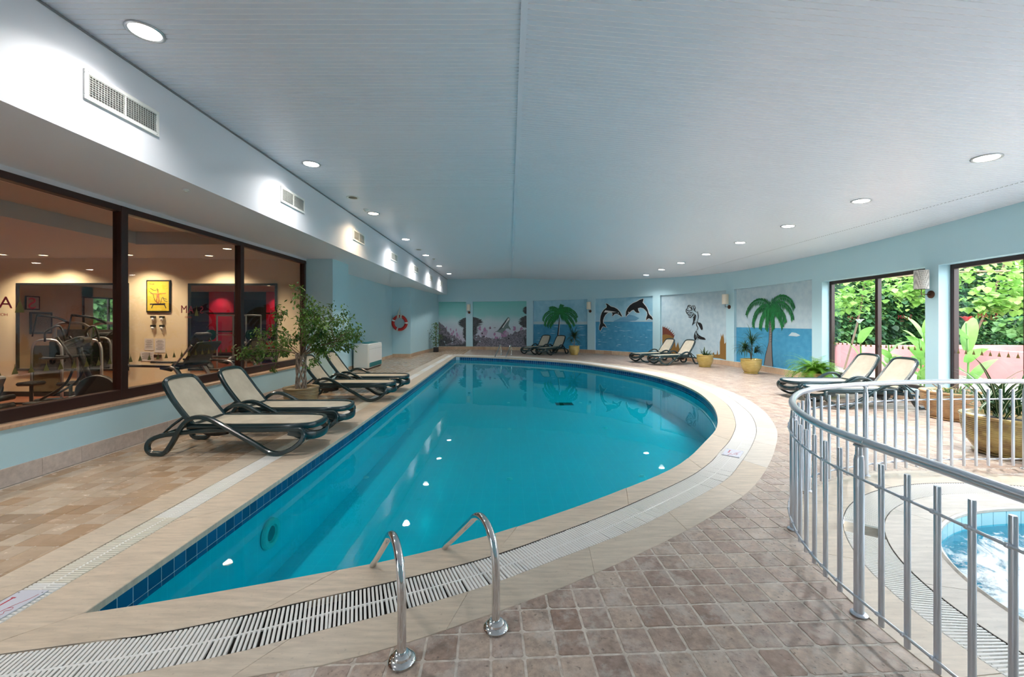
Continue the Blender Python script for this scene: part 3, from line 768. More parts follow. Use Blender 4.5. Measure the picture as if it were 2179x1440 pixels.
for k, (w, p, a) in enumerate(cand):
    if k < 300:
        o = bpy.data.objects.new('waterline_tile', me_bt); COL.objects.link(o); o.parent = pool; o.location = (p.x, p.y, -.104); o.rotation_euler = (0,0,a)
    else:
        f0 = len(am.f); am.box((p.x, p.y, -.104), (.0985,.008,.1), Matrix.Rotation(a, 3, 'Z')); tt += [random.random()]*(len(am.f)-f0)
    f0 = len(am.f); am.box((p.x, p.y, -.1745), (.0985,.008,.033), Matrix.Rotation(a, 3, 'Z')); tt += [random.random()]*(len(am.f)-f0)
tag(am.build('waterline_tiles', M['blue_tile'], pool, attr=tt), kind='stuff')
# inlets, drain, underwater light
for (px, py) in ((778,1016),(1084,1019),(1366,1013),(868,913),(1084,913),(1288,911),(1082,857),(905,860),(1235,857)):
    p = fl(px, py, ZB); b = MB(); b.lathe([(.0,0),(.05,0),(.055,.006),(.035,.01),(.03,.02),(.012,.02),(0,.02)], (p.x, p.y, ZB), 16)
    b.build('floor_inlet', M['white_plastic'], pool)
b = MB(); b.box((1.68, 12.45, ZB+.006), (.52, .36, .012)); dr = b.build('floor_drain', M['channel_dark'], pool)
b = MB(); b.lathe([(.075,.012),(.085,.03),(.125,.03),(.14,.02),(.145,0)], (-2.345, 3.98, -.47), 28, axis='x'); b.build('underwater_light', M['offwhite_plastic'], pool)
b = MB(); b.lathe([(0,.012),(.06,.016),(.078,.008)], (-2.345, 3.98, -.47), 24, axis='x'); b.build('light_lens', M['teal_plastic'], pool)

# ---- overflow grating around the pool
gr = empty('overflow_grating', label='white slatted overflow drain grating running around the swimming pool', cat='grating')
sm = {}
def slat_me(L, w, m):
    key = (round(L, 2), w, m)
    if key not in sm:
        b = MB(); b.bbox((0,0,0), (key[0], w, .018), .002); o = b.build('slat', M[m], gr); sm[key] = o.data; bpy.data.objects.remove(o)
    return sm[key]
gs = []
nsl = int(plen(D1)/.0225); R1 = resample([p.to_3d() for p in D1], nsl)
D2c = D2[::2]+[D2[-1]]
for i, p in enumerate(R1):
    q = closest(D2c, p.to_2d()); d = q-p.to_2d()
    c = (p.to_2d()+q)/2; L = d.length-.008; a = math.atan2(d.y, d.x)
    if L > .75 or L < .1: continue
    if 11.2 < i/len(R1)*100 < 0: continue
    gs.append((c, L, a, .0135 if -1.45 < c.x < -.3 and c.y < 3 else .0158, 'grating_white'))
y = 1.95
while y < 19.6:
    gs.append((Vector((-2.815, y)), .205, 0.0, .0135 if y < 3.3 else .0150, 'grating_white' if int(y*1.2) % 3 else 'grating_warm')); y += .0225
def key_g(g):
    c = g[0]; 
    if c.y < 1.7: return 0
    u, v_ = F*c.x/c.y, F*H/c.y
    return (1/c.length) if abs(u) < 1130 and v_ < 800 else 0
gs.sort(key=lambda g: -key_g(g))
ga = MB(); gb = MB()
for k, (c, L, a, w, m_) in enumerate(gs):
    if k < 300:
        o = bpy.data.objects.new('slat', slat_me(L, w, m_)); COL.objects.link(o); o.parent = gr; o.location = (c.x, c.y, -.012); o.rotation_euler = (0,0,a)
    else: (ga if m_ == 'grating_white' else gb).box((c.x, c.y, -.012), (L, w, .018), Matrix.Rotation(a, 3, 'Z'))
tag(ga.build('slats', M['grating_white'], gr), kind='stuff'); tag(gb.build('slats', M['grating_warm'], gr), kind='stuff')
sp = [p.to_2d().lerp(closest(D2c, p.to_2d()), .52) for p in R1[::8]]
b = MB(); b.tube([(p.x, p.y, -.010) for p in sp], .008, 6); b.tube([(-2.81, 1.95, -.010), (-2.81, 19.6, -.010)], .008, 6); b.build('support_spine', M['grating_white'], gr)
# channel under it
def strip(A, B, z, name, m, parent):
    n = 160; a = resample([p.to_3d() for p in A], n); c = resample([p.to_3d() for p in B], n)
    b = MB(); b.add([(p.x, p.y, z) for p in a]+[(p.x, p.y, z) for p in c], [(i, i+1, n+2+i, n+1+i) for i in range(n)])
    return b.build(name, m, parent)
strip(D1, D2, -.08, 'drain_channel', M['channel_dark'], gr)
def vstrip(A, z0, z1, name, m, parent):
    b = MB(); n = len(A); b.add([(p.x, p.y, z0) for p in A]+[(p.x, p.y, z1) for p in A], [(i, i+1, n+1+i, n+i) for i in range(n-1)]); return b.build(name, m, parent)
for A_ in (D1, D2): vstrip(A_, -.082, -.001, 'channel_side', M['channel_dark'], gr)
strip([Vector((-2.70,1.9)), Vector((-2.71,19.45))], [Vector((-2.93,1.58)), Vector((-2.93,19.8))], -.08, 'drain_channel', M['channel_dark'], gr)
# marker plates lying on the grating
def text(s, size, loc, rot, m, parent, name='lettering', mirror=False, ext=.0006):
    c = bpy.data.curves.new(name, 'FONT'); c.body = s; c.size = size; c.extrude = ext; c.align_x = 'CENTER'; c.align_y = 'CENTER'; c.materials.append(m)
    t_ = bpy.data.objects.new('tmp', c); COL.objects.link(t_); bpy.context.view_layer.update()
    me = bpy.data.meshes.new_from_object(t_.evaluated_get(bpy.context.evaluated_depsgraph_get())); bpy.data.objects.remove(t_); bpy.data.curves.remove(c)
    if not me.materials: me.materials.append(m)
    o = bpy.data.objects.new(name, me); COL.objects.link(o); o.parent = parent; o.location = loc; o.rotation_euler = rot
    return o
def plate(loc, rz, w, l, label):
    e = empty('depth_marker_plate', loc, rz, label, 'sign')
    b = MB(); b.bbox((0,0,.003), (w, l, .006), .002); b.build('plate', M['sign_plate'], e)
    b = MB()
    for (x, y) in ((-w*.42, -l*.42), (w*.42, l*.42), (-w*.42, l*.42), (w*.42, -l*.42)): b.lathe([(.004,.006),(.004,.0075),(0,.008)], (x, y, 0), 8)
    b.build('screw', M['grey_plastic'], e)
    b = MB()   # diver outline, wave and step symbol
    pts = crom([(-.02,-.12,0),(-.005,-.075,0),(0,-.03,0),(.012,.02,0),(.03,.07,0),(.035,.11,0)], 6)
    b.tube([(p.x*1.3+.02, p.y, .0068) for p in pts], .0012, 4)
    pts = crom([(.03,-.07,0),(.045,-.05,0),(.03,-.03,0),(.05,-.02,0),(.04,.0,0),(.015,-.01,0),(.01,-.05,0),(.03,-.07,0)], 5)
    b.tube([(p.x+.01, p.y, .0068) for p in pts], .0012, 4)
    b.box((-.045,.03,.0066), (.01,.10,.001)); b.box((-.045,.08,.0066), (.024,.008,.001)); b.box((-.045,-.02,.0066), (.024,.008,.001))
    for k in range(4): b.box((-.012-.006*k,-.045-.026*k,.0066), (.008,.016,.001))
    b.build('diving_symbol', M['sign_red'], e)
    return e
plate((-2.822, 2.27, -.001), 0, .165, .30, 'pale plate with a red diver symbol on the grating beside the left pool corner')
pq = fl(1566, 965); q1 = closest(D1, pq.to_2d()); q2 = closest(D2, pq.to_2d()); dd = q2-q1
plate(((q1.x+q2.x)/2, (q1.y+q2.y)/2, -.001), math.atan2(dd.y, dd.x), .19, .3, 'pale plate with small red marks on the grating at the right side of the pool')

# ---- whirlpool tub
tub = empty('whirlpool_tub', label='round bubbling whirlpool tub sunk in stone behind the metal railing', cat='hot tub')
def eloop(ab, n=96): return ell(ab[0], ab[1], n)
def earc(ab, a0, a1, n=12): return [Vector((JC.x+ab[0]*math.cos(a0+(a1-a0)*i/n), JC.y+ab[1]*math.sin(a0+(a1-a0)*i/n))) for i in range(n+1)]
for nm, A_, B_, cnt, m_ in (('rim_stone', JA, JG1, 9, 'border_pale'), ('surround_stone', JG2, JB, 14, 'border')):
    for k in range(cnt):
        a0 = 2*PI*k/cnt+.1; a1 = 2*PI*(k+1)/cnt+.1-.0012
        b = MB(); b.prism(ccw([p[:] for p in earc(A_, a0, a1)]+[p[:] for p in reversed(earc(B_, a0, a1))]), -.03, 0.0, .002)
        b.build(nm, M[m_], tub)
b = MB(); Lp = eloop(JA); n = len(Lp)
b.tube([(p.x, p.y, -.008) for p in Lp], .018, 6, closed=True); b.build('rim_nosing', M['border_pale'], tub)
Lt = eloop((JA[0]+.005, JA[1]+.005))
wallstrip(Lt, -.75, -.02, 'tub_wall', M['blue_grout'], tub)
b = MB(); b.add([(p.x, p.y, -.75) for p in Lt], [tuple(range(len(Lt)))]); b.build('tub_bottom', M['tub_tile'], tub)
nt = 80
for k in range(nt):
    a = 2*PI*(k+.5)/nt; p = Vector((JC.x+(JA[0]-.001)*math.cos(a), JC.y+(JA[1]-.001)*math.sin(a))); t = Vector((-JA[0]*math.sin(a), JA[1]*math.cos(a)))
    L = t.length*2*PI/nt-.006
    b = MB(); b.box((p.x, p.y, -.09), (L, .006, .12), Matrix.Rotation(math.atan2(t.y, t.x), 3, 'Z')); b.build('waterline_tile', M['tub_tile'], tub)
nn = 90; V_ = [(JC.x, JC.y, -.09)]; F_ = []
rings = 26; rn = random.Random(5)
for j in range(1, rings+1):
    for k in range(nn):
        a = 2*PI*k/nn; r_ = j/rings
        x, y_ = JC.x+JA[0]*r_*math.cos(a), JC.y+JA[1]*r_*math.sin(a)
        z = -.135+(.035*noise.noise(Vector((x*2.6, y_*2.6, 0)))+.02*noise.noise(Vector((x*7, y_*7, 3))))*(1-r_**4)+.05*max(0, 1-((x-4.3)**2+(y_-1.8)**2)/1.2)
        V_.append((x, y_, z))
for k in range(nn): F_.append((0, 1+k, 1+(k+1)%nn))
for j in range(rings-1):
    for k in range(nn): F_.append((1+j*nn+k, 1+(j+1)*nn+k, 1+(j+1)*nn+(k+1)%nn, 1+j*nn+(k+1)%nn))
b = MB(); b.add(V_, F_); b.build('water', M['tub_water'], tub, smooth=True)
tg = empty('tub_grating', label='white ring grating around the whirlpool tub with one open gap', cat='grating')
n = 560; cg = []
for k in range(n):
    a = 2*PI*k/n
    if math.radians(141) < a < math.radians(147.5): continue
    p = Vector((JC.x+JG1[0]*math.cos(a), JC.y+JG1[1]*math.sin(a))); q = Vector((JC.x+JG2[0]*math.cos(a), JC.y+JG2[1]*math.sin(a)))
    c = (p+q)/2; d = q-p; cg.append((c.y, c, d.length-.012, math.atan2(d.y, d.x)))
cg.sort(key=lambda t: abs(t[1].x-2.4)+abs(t[1].y-2.6)*.5)
b = MB(); b.bbox((0,0,0), (.236, .0125, .016), .0015); o_ = b.build('slat', M['grating_white'], tg); me_s = o_.data; bpy.data.objects.remove(o_)
ga = MB()
for k, (_, c, L, a) in enumerate(cg):
    if k < 300:
        o = bpy.data.objects.new('slat', me_s); COL.objects.link(o); o.parent = tg; o.location = (c.x, c.y, -.010); o.rotation_euler = (0,0,a); o.scale = (L/.236,1,1)
    else: ga.box((c.x, c.y, -.010), (L, .0125, .016), Matrix.Rotation(a, 3, 'Z'))
tag(ga.build('slats', M['grating_white'], tg), kind='stuff')
b = MB()
for f_ in (.12, .3, .5, .7, .88):
    ab = (JG1[0]+(JG2[0]-JG1[0])*f_, JG1[1]+(JG2[1]-JG1[1])*f_)
    b.tube([(p.x, p.y, -.008) for p in earc(ab, math.radians(147.5), math.radians(141+360), 160)], .0035, 4)
b.build('cross_rib', M['grating_white'], tg)
Lo, Li = eloop(JG2), eloop(JG1); n = len(Li)
b = MB(); b.add([(p.x, p.y, -.07) for p in Li]+[(p.x, p.y, -.07) for p in Lo], [(i, (i+1)%n, n+(i+1)%n, n+i) for i in range(n)])
b.add([(p.x, p.y, -.07) for p in Li]+[(p.x, p.y, -.002) for p in Li], [(i, n+i, n+(i+1)%n, (i+1)%n) for i in range(n)])
b.build('drain_channel', M['border_pale'], tg)
b = MB()
for ab in (JG1, JG2):
    b.tube([(p.x, p.y, -.006) for p in eloop(ab)], .004, 4, closed=True)
b.build('channel_edge', M['channel_dark'], tg)

# ================================================================ WINDOWS
PAGODA = [(-.030,0),(.030,0),(.024,.012),(.027,.014),(.020,.026),(.022,.028),(.015,.040),(.017,.042),(.010,.054),(.011,.056),(.004,.070),(.0015,.105),(-.0015,.105),(-.004,.070),(-.011,.056),(-.010,.054),(-.017,.042),(-.015,.040),(-.022,.028),(-.020,.026),(-.027,.014),(-.024,.012)]
def flatpoly(pts, fn, name, m, parent, th=0):
    """thin shape: pts 2D, fn maps (u, v) -> world Vector"""
    P = [fn(*p) for p in pts]; tri = tessellate_polygon([[Vector((p[0], p[1], 0)) for p in pts]])
    b = MB(); b.v = [tuple(p) for p in P]; b.f = [tuple(t) for t in tri]; b.m = [0]*len(b.f)
    return b.build(name, m, parent)
def pag_me(m):
    b = MB(); tri = tessellate_polygon([[Vector((x, y, 0)) for x, y in PAGODA]]); b.v = [(0, x, y) for x, y in PAGODA]; b.f = [tuple(t) for t in tri]; b.m = [0]*len(b.f)
    o = b.build('sticker', m); me = o.data; bpy.data.objects.remove(o); return me
me_pag = pag_me(M['gold_sticker'])
# ---- gym glazing
gw = empty('window_1', label='long dark framed window looking into the warm lit gym', cat='window', kind='structure')
MY = [-1.7, .65, 2.99, 5.33, 7.68, 10.04]
ZG0, ZG1 = .588, 3.11
def fr(b_): return b_
b = MB(); b.bbox((XW, 3.6, ZG0+.065), (.11, 13.0, .13), .006); b.build('bottom_rail', M['dark_bronze'], gw)
b = MB(); b.bbox((XW, 3.6, ZG1-.04), (.11, 13.0, .08), .006); b.build('top_rail', M['dark_bronze'], gw)
for y in MY: b = MB(); b.bbox((XW, y, (ZG0+ZG1)/2), (.12, .10 if y < 10 else .07, ZG1-ZG0), .006); b.build('mullion', M['dark_bronze'], gw)
for a, c in zip(MY, MY[1:]):
    b = MB(); b.box((XW, (a+c)/2, (ZG0+ZG1)/2), (.008, c-a-.09, ZG1-ZG0-.2)); b.build('pane', M['glass_gym'], gw)
y = 2.2
while y < 9.95:
    if min(abs(y-m_) for m_ in MY) > .09:
        o = bpy.data.objects.new('sticker', me_pag); COL.objects.link(o); o.parent = gw; o.location = (XW+.006, y, 1.06)
    y += .142
def siam(parent, fn_loc, rz, mirror=True, s=1.0):
    """hotel lettering stuck on the glass, read from the far side"""
    o = empty('lettering'); o.parent = parent; o.location = fn_loc; o.rotation_euler = (0, 0, rz)
    o.scale = (-1, 1, 1) if mirror else (1, 1, 1)
    for ch, dx in (('S', -.21*s), ('A', .06*s), ('M', .22*s)): 
        t = text(ch, .20*s, (dx, 0, 0), (PI/2, 0, 0), M['red_sticker'], o, 'letter')
    t = text('HOTELS', .045*s, (.12*s, 0, -.14*s), (PI/2, 0, 0), M['red_sticker'], o, 'letter')
    b = MB(); tri = tessellate_polygon([[Vector((x, y_, 0)) for x, y_ in PAGODA]]); b.v = [(x*1.7*s-.08*s, 0, y_*1.9*s-.11*s) for x, y_ in PAGODA]; b.f = [tuple(t) for t in tri]; b.m = [0]*len(b.f); b.build('emblem', M['gold_sticker'], o)
    return o
# (XW, Y): text plane is perpendicular to X; local x -> world Y (toward the camera = right when seen from the gym)
for yy in (4.16, 6.55, 8.9): siam(gw, (XW+.007, yy, 1.79), PI/2, True, .85)
# ---- garden windows in the curved wall
wins = [o for o in OPEN if o[5] == 'win']
def garden_window(idx, op, nm, cuts):
    e = empty(f'window_{idx}', label=nm, cat='window', kind='structure')
    s0, s1, z0, z1, D, _ = op; d = .24
    def bar(sa, za, sb, zb, w, name):
        A, B_ = wP(sa, za, d), wP(sb, zb, d); c = (A+B_)/2; L = (B_-A).length; dir_ = (B_-A).normalized()
        n_ = wnm((sa+sb)/2).to_3d(); t_ = dir_.cross(n_); R = Matrix((dir_, n_, t_)).transposed()
        b = MB(); b.bbox((0,0,0), (L, .09, w), .006, None); b.v = [tuple(c+R @ Vector(v)) for v in b.v]; b.build(name, M['dark_bronze'], e)
    ss = [s0+.03]+[s0+(s1-s0)*c for c in cuts]+[s1-.03]
    for a, c in zip(ss, ss[1:]):
        bar(a, z0+.035, c, z0+.035, .07, 'bottom_rail'); bar(a, z1-.04, c, z1-.04, .08, 'top_rail')
        A0, A1, B1, B0 = wP(a, z0+.07, d), wP(c, z0+.07, d), wP(c, z1-.08, d), wP(a, z1-.08, d)
        b = MB(); b.add([A0, A1, B1, B0], [(0,1,2,3)]); b.build('pane', M['glass'], e)
        dv = (A1-A0); rz = math.atan2(dv.y, dv.x)
        for k in range(int(dv.length/.142)):
            p = A0+dv.normalized()*(.08+.142*k)-wnm(a).to_3d()*.006
            if .08+.142*k < dv.length-.06:
                o = bpy.data.objects.new('sticker', me_pag); COL.objects.link(o); o.parent = e; o.location = (p.x, p.y, 1.02); o.rotation_euler = (0,0,rz+PI/2)
        mid = A0.lerp(A1, .5)-wnm(a).to_3d()*.007
        siam(e, (mid.x, mid.y, 1.70), rz, True, .62)
    for s_ in ss: bar(s_, z0, s_, z1, .075, 'mullion')
garden_window(2, wins[0], 'dark framed two pane garden window behind the loungers', [.5])
garden_window(3, wins[1], 'dark framed garden window at the right edge of the hall', [.5])
garden_window(4, wins[2], 'dark framed garden window beside the whirlpool', [.5])
garden_window(5, wins[3], 'dark framed garden window right of the whirlpool', [.5])

# ================================================================ LIGHTS IN THE CEILING
ordn = ['nearest', 'second', 'third', 'fourth', 'fifth', 'sixth', 'seventh', 'eighth', 'ninth']
def downlight(x, y, z, tilt, label, group, watt, col, m, r=.115, cone=2.5, real=True, blend=.8):
    e = empty('downlight', (x, y, z), 0, label, 'ceiling light', group); e.rotation_euler = (0, tilt, 0)
    b = MB(); b.lathe([(r+.022,.002),(r+.022,-.008),(r+.006,-.013),(r-.006,-.006),(r-.008,-.001)], (0,0,0), 28); b.build('trim_ring', M['steel'], e, smooth=True)
    b = MB(); b.lathe([(r-.006,-.005),(0,-.005)], (0,0,0), 28); b.build('lamp', M[m], e)
    if real:
        l = bpy.data.lights.new('downlight_glow', 'SPOT'); l.energy = watt; l.color = col; l.spot_size = cone; l.spot_blend = blend; l.shadow_soft_size = .09
        o = bpy.data.objects.new('lamp_glow', l); COL.objects.link(o); o.parent = e; o.location = (0, 0, -.02)
    return e
for k in range(9):
    yy = 3.46+2.9*(k-1)
    warm = (k == 3)
    if k < 8: downlight(-3.1, yy, H+HC-.001, 0, ('white downlight of the left ceiling row behind the camera position' if k == 0 else f'round white downlight in the left ceiling row, {ordn[k-1]} one visible from the camera end') if not warm else 'warm orange glowing downlight in the left ceiling row', 'ceiling downlights over the left deck', LAMP_W, (1, .72, .45) if warm else LAMP_COL, 'lamp_warm' if warm else 'lamp_white', cone=2.5, blend=1.0)
for k in range(10):
    yy = 4.94+1.76*(k-2)
    if k < 10: downlight(5.8, yy, zc(5.8)-.001, math.atan(SL), f'round white downlight in the right ceiling row, {ordn[k-2]} one visible from the camera end' if k > 1 else ['white downlight over the whirlpool, nearer the back wall', 'white downlight over the whirlpool, nearer the pool hall'][k], 'ceiling downlights over the right deck', LAMP_R*(.35 if k < 2 else 1 if k < 8 else .45), LAMP_COL, 'lamp_white', cone=2.5)
for k, (x, y) in enumerate(((-3.11, 8.08), (-3.1, 13.9))):
    e = empty('ceiling_speaker', (x, y, H+HC), 0, ['round brown ceiling speaker beside the second left downlight', 'small round brown ceiling speaker farther down the left row'][k], 'speaker', 'ceiling speakers')
    b = MB(); b.lathe([(.125,0),(.125,-.008),(.105,-.012),(.1,-.006)], (0,0,0), 24); b.build('rim', M['white_plastic'], e, smooth=True)
    b = MB(); b.lathe([(.102,-.004),(.05,-.010),(0,-.012)], (0,0,0), 24); b.build('grille', M['speaker_grille'], e, smooth=True)
for k, (x, y, z) in enumerate(((-3.15, 8.92, H+HC), (-2.95, 15.9, H+HC), (-3.83, 4.81, ZU))):
    e = empty('smoke_detector', (x, y, z), 0, ['white smoke detector on the ceiling before the orange downlight', 'small white smoke detector far down the ceiling', 'tiny white sensor under the soffit'][k], 'smoke detector')
    s_ = .6 if k == 2 else 1
    b = MB(); b.lathe([(.055*s_,0),(.055*s_,-.018*s_),(.045*s_,-.03*s_)], (0,0,0), 18); b.build('base', M['white_plastic'], e, smooth=True)
    b = MB(); b.lathe([(.03*s_,-.028*s_),(.028*s_,-.05*s_),(0,-.055*s_)], (0,0,0), 16); b.build('sensor', M['offwhite_plastic'], e, smooth=True)
# ---- soffit vents
for k in range(8):
    y0 = 3.43+2.955*(k-0)-0
    if k == 7: y0 = 3.43-2.955
    e = empty('air_vent', (XS, y0+.365, 3.615), 0, f'white rectangular air vent on the soffit, {ordn[k]} from the camera' if k < 7 else 'white rectangular air vent on the soffit above the camera side', 'air vent', 'air vents along the soffit')
    b = MB(); w, h, bw = .73, .255, .035
    b.box((.004,0,0), (.004, w-.02, h-.02)); b.build('dark_cavity', M['vent_dark'], e)
    b = MB(); b.bbox((.010,0,h/2-bw/2), (.02,w,bw), .003); b.bbox((.010,0,-h/2+bw/2), (.02,w,bw), .003); b.bbox((.010,-w/2+bw/2,0), (.02,bw,h-bw*2), .003); b.bbox((.010,w/2-bw/2,0), (.02,bw,h-bw*2), .003); b.bbox((.010,0,0), (.022,.014,h-bw*2), .002)
    b.build('frame', M['vent_white'], e)
    nl = 10
    for j in range(nl):
        zz = -h/2+bw+.006+(h-bw*2-.012)*j/(nl-1)
        if k < 2:
            b = MB(); b.box((.014,0,zz), (.016, w-bw*2, .0035), Matrix.Rotation(.5, 3, 'Y')); b.build('slat', M['vent_white'], e)
    if k >= 2:
        b = MB()
        for j in range(nl): b.box((.014,0,-h/2+bw+.006+(h-bw*2-.012)*j/(nl-1)), (.016, w-bw*2, .0035), Matrix.Rotation(.5, 3, 'Y'))
        tag(b.build('slats', M['vent_white'], e), kind='stuff')
    b = MB()
    for j in range(26):
        b.box((.008,-w/2+bw+.012+(w-2*bw-.024)*j/25,0), (.008,.0035,h-bw*2))
    tag(b.build('vertical_vanes', M['vent_white'], e), kind='stuff')
    for (a, c) in ((-1,1),(1,-1)):
        b = MB(); b.lathe([(.004,.0),(.004,.003),(0,.004)], (.02, a*(w/2-.03), c*(h/2-.016)), 8, axis='x'); b.build('screw', M['steel'], e)

# ================================================================ MURALS
def spiky(cx, cy, r, n, seed, jag=.35, sx=1, sy=1):
    r_ = random.Random(seed); P = []
    for k in range(n):
        a = 2*PI*k/n; q = r*(1+r_.uniform(-jag, jag)); P.append((cx+math.cos(a)*q*sx, cy+math.sin(a)*q*sy))
    return P
class Mural:
    def __init__(s, i, label, bg):
        o = OPEN[i]; s.s0, s.s1 = o[0], o[1]; s.D = o[4]; s.k = 0; s.w = s.s1-s.s0; s.h = MZ1-MZ0
        s.e = empty('wall_mural', label=label, cat='mural')
        s.sheet([(0,0),(1,0),(1,1),(0,1)], bg, 'painted_ground')
    def fn(s, d):
        return lambda u, v: wP(s.s0+s.w*u, MZ0+s.h*v, s.D-d)
    def layer(s): s.k += 1; return .003+.0022*s.k
    def sheet(s, r, m, name):   # axis aligned rectangle, subdivided along the curve
        d = s.layer(); f = s.fn(d); u0, v0 = r[0]; u1, v1 = r[2]; n = max(1, int((u1-u0)*12)); b = MB()
        P = [f(u0+(u1-u0)*i/n, v0) for i in range(n+1)]+[f(u0+(u1-u0)*i/n, v1) for i in range(n+1)]
        b.add(P, [(i, i+1, n+2+i, n+1+i) for i in range(n)]); return b.build(name, M[m], s.e)
    def poly(s, pts, m, name, d=None):
        return flatpoly(pts, s.fn(d or s.layer()), name, M[m], s.e)
    def many(s, polys, m, name):
        d = s.layer(); f = s.fn(d); b = MB()
        for pts in polys:
            if len(pts) < 3: continue
            o = len(b.v); b.v += [tuple(f(min(1, max(0, p[0])), min(1, max(0, p[1])))) for p in pts]
            for t in tessellate_polygon([[Vector((p[0], p[1], 0)) for p in pts]]): b.f.append(tuple(o+i for i in t)); b.m.append(0)
        o = b.build(name, M[m], s.e)
        if len(polys) > 1: tag(o, kind='stuff')
        return o
    def stroke(s, pts, w, n=6):   # tapered brush stroke polygon in uv (aspect corrected)
        A = s.w/s.h; P = crom([(p[0]*A, p[1], 0) for p in pts], n); L = []; R = []
        for i, p in enumerate(P):
            t = (P[min(i+1, len(P)-1)]-P[max(i-1, 0)]).normalized(); f = i/(len(P)-1); ww = w*(math.sin(PI*min(1, .12+f*.88))**.6)*.5
            L.append(((p.x-t.y*ww)/A, p.y+t.x*ww)); R.append(((p.x+t.y*ww)/A, p.y-t.x*ww))
        return L+R[::-1]
def streaks(n, seed, v0, v1, wmin=.04, wmax=.16, th=.008):
    r_ = random.Random(seed); out = []
    for _ in range(n):
        u = r_.uniform(.02, .9); v = r_.uniform(v0, v1); w = r_.uniform(wmin, wmax); t = r_.uniform(th*.4, th)
        out.append([(u, v), (u+w*.4, v+t), (u+w, v+t*.3), (u+w*.6, v-t*.5)])
    return out
def palm(mu, cx, cy, sc, seed, fronds):
    r_ = random.Random(seed); A = mu.w/mu.h; g1 = []; g2 = []
    for (ang, L, droop) in fronds:
        pts = []; x, y = cx*A, cy; a = ang
        n = 12
        for i in range(n+1):
            pts.append(Vector((x, y, 0))); x += math.cos(a)*L/n*sc; y += math.sin(a)*L/n*sc
            a += (-droop if math.cos(ang) > 0 else droop)/n
        rib = pts
        g1.append([((p.x)/A, p.y+.012*(1-i/n)) for i, p in enumerate(rib)]+[(p.x/A, p.y-.014*(1-i/n)-.003) for i, p in reversed(list(enumerate(rib)))])
        for i in range(1, n*2):
            f = i/(n*2); j = min(n-1, int(f*n)); p = rib[j].lerp(rib[j+1], f*n-j); t = (rib[j+1]-rib[j]).normalized()
            for sd in (-1, 1):
                l = .125*sc*(1-f*.5)*(.5 if (sd*(1 if math.cos(ang) > 0 else -1) > 0) else 1.0)*r_.uniform(.8, 1.2)
                dr = (t*.75+Vector((-t.y, t.x, 0))*sd*.8); dr = (dr+Vector((0,-.55,0))).normalized()
                q = p+dr*l; w = Vector((-dr.y, dr.x, 0))*.0075*sc
                m_ = p+dr*l*.45
                (g1 if r_.random() < .62 else g2).append([((p.x-w.x*.5)/A, p.y-w.y*.5), ((m_.x-w.x)/A, m_.y-w.y), (q.x/A, q.y), ((m_.x+w.x)/A, m_.y+w.y), ((p.x+w.x*.5)/A, p.y+w.y*.5)])
    mu.many(g1, 'm_palm_green', 'palm_fronds'); mu.many(g2, 'm_palm_light', 'palm_highlights')
# 1 and 2: grey reef with shark
def reef(mu, seed, left, right, base):
    r_ = random.Random(seed)
    P = []
    for k in range(9): P.append(spiky(r_.uniform(0, 1), r_.uniform(.05, base+.12), r_.uniform(.03, .07), 9, seed+k, .4, 1, 1.3))
    mu.many(P, 'm_lilac', 'pale_coral')
    P = []
    for k in range(14): P.append(spiky(r_.uniform(.1, .95), r_.uniform(.16, base+.22), r_.uniform(.015, .035), 8, seed+40+k, .5, 1, 1.6))
    mu.many(P, 'm_pink', 'pink_coral')
    n = 40; top = []
    for i in range(n+1):
        u = i/n; v = base*(.55+.3*math.sin(u*7+seed)+.25*r_.random())+.05
        v += left*max(0, 1-u/.42)**.8 + right*max(0, (u-.66)/.34)**.9
        top.append((u, min(.98, v+r_.uniform(-.02, .025))))
    mu.poly([(0,0),(1,0)]+top[::-1], 'm_grey', 'reef')
    top2 = [(u, max(.02, v*.55+r_.uniform(-.03, .02))) for u, v in top]
    mu.poly([(0,0),(1,0)]+top2[::-1], 'm_greydark', 'dark_reef')
    mu.many([spiky(r_.uniform(.02,.98), r_.uniform(.03, base), r_.uniform(.006,.016), 6, seed+90+k, .4) for k in range(22)], 'm_haze', 'reef_flecks')
def ragged(cx, cy, w, h, seed, side):
    r_ = random.Random(seed); P = []
    n = 22
    for i in range(n+1):
        a = -PI/2+PI*i/n; rr_ = 1 if i % 2 else r_.uniform(.45, .8)
        P.append((cx+side*abs(math.cos(a))*w*rr_, cy+math.sin(a)*h*(1 if i in (0, n) else r_.uniform(.85, 1.05))))
    return P
m1 = Mural(0, 'narrow reef mural in the far left corner niche', 'm_aqua'); reef(m1, 11, .45, .0, .20)
m1.poly(ragged(1.0, .52, .32, .12, 3, -1), 'm_greydark', 'rock_outcrop'); m1.poly(ragged(1.0, .30, .15, .16, 5, -1), 'm_greydark', 'rock_outcrop')
m2 = Mural(1, 'grey and lilac reef mural with a leaping shark', 'm_aqua'); reef(m2, 22, .12, .26, .20)
m2.poly(ragged(0.0, .53, .20, .13, 7, 1), 'm_greydark', 'rock_outcrop'); m2.poly(ragged(0.0, .36, .11, .12, 8, 1), 'm_greydark', 'rock_outcrop')
m2.poly(ragged(1.0, .80, .09, .09, 9, -1), 'm_greydark', 'rock_outcrop'); m2.poly(ragged(1.0, .55, .17, .14, 10, -1), 'm_greydark', 'rock_outcrop')
zz = lambda x, y: ((x-1005.7*0-880)/1180*1.0, 0)
def z2(L): return [((x-880)/1182, (1185-y)/978) for x, y in L]     # pixel crop -> uv of mural 2
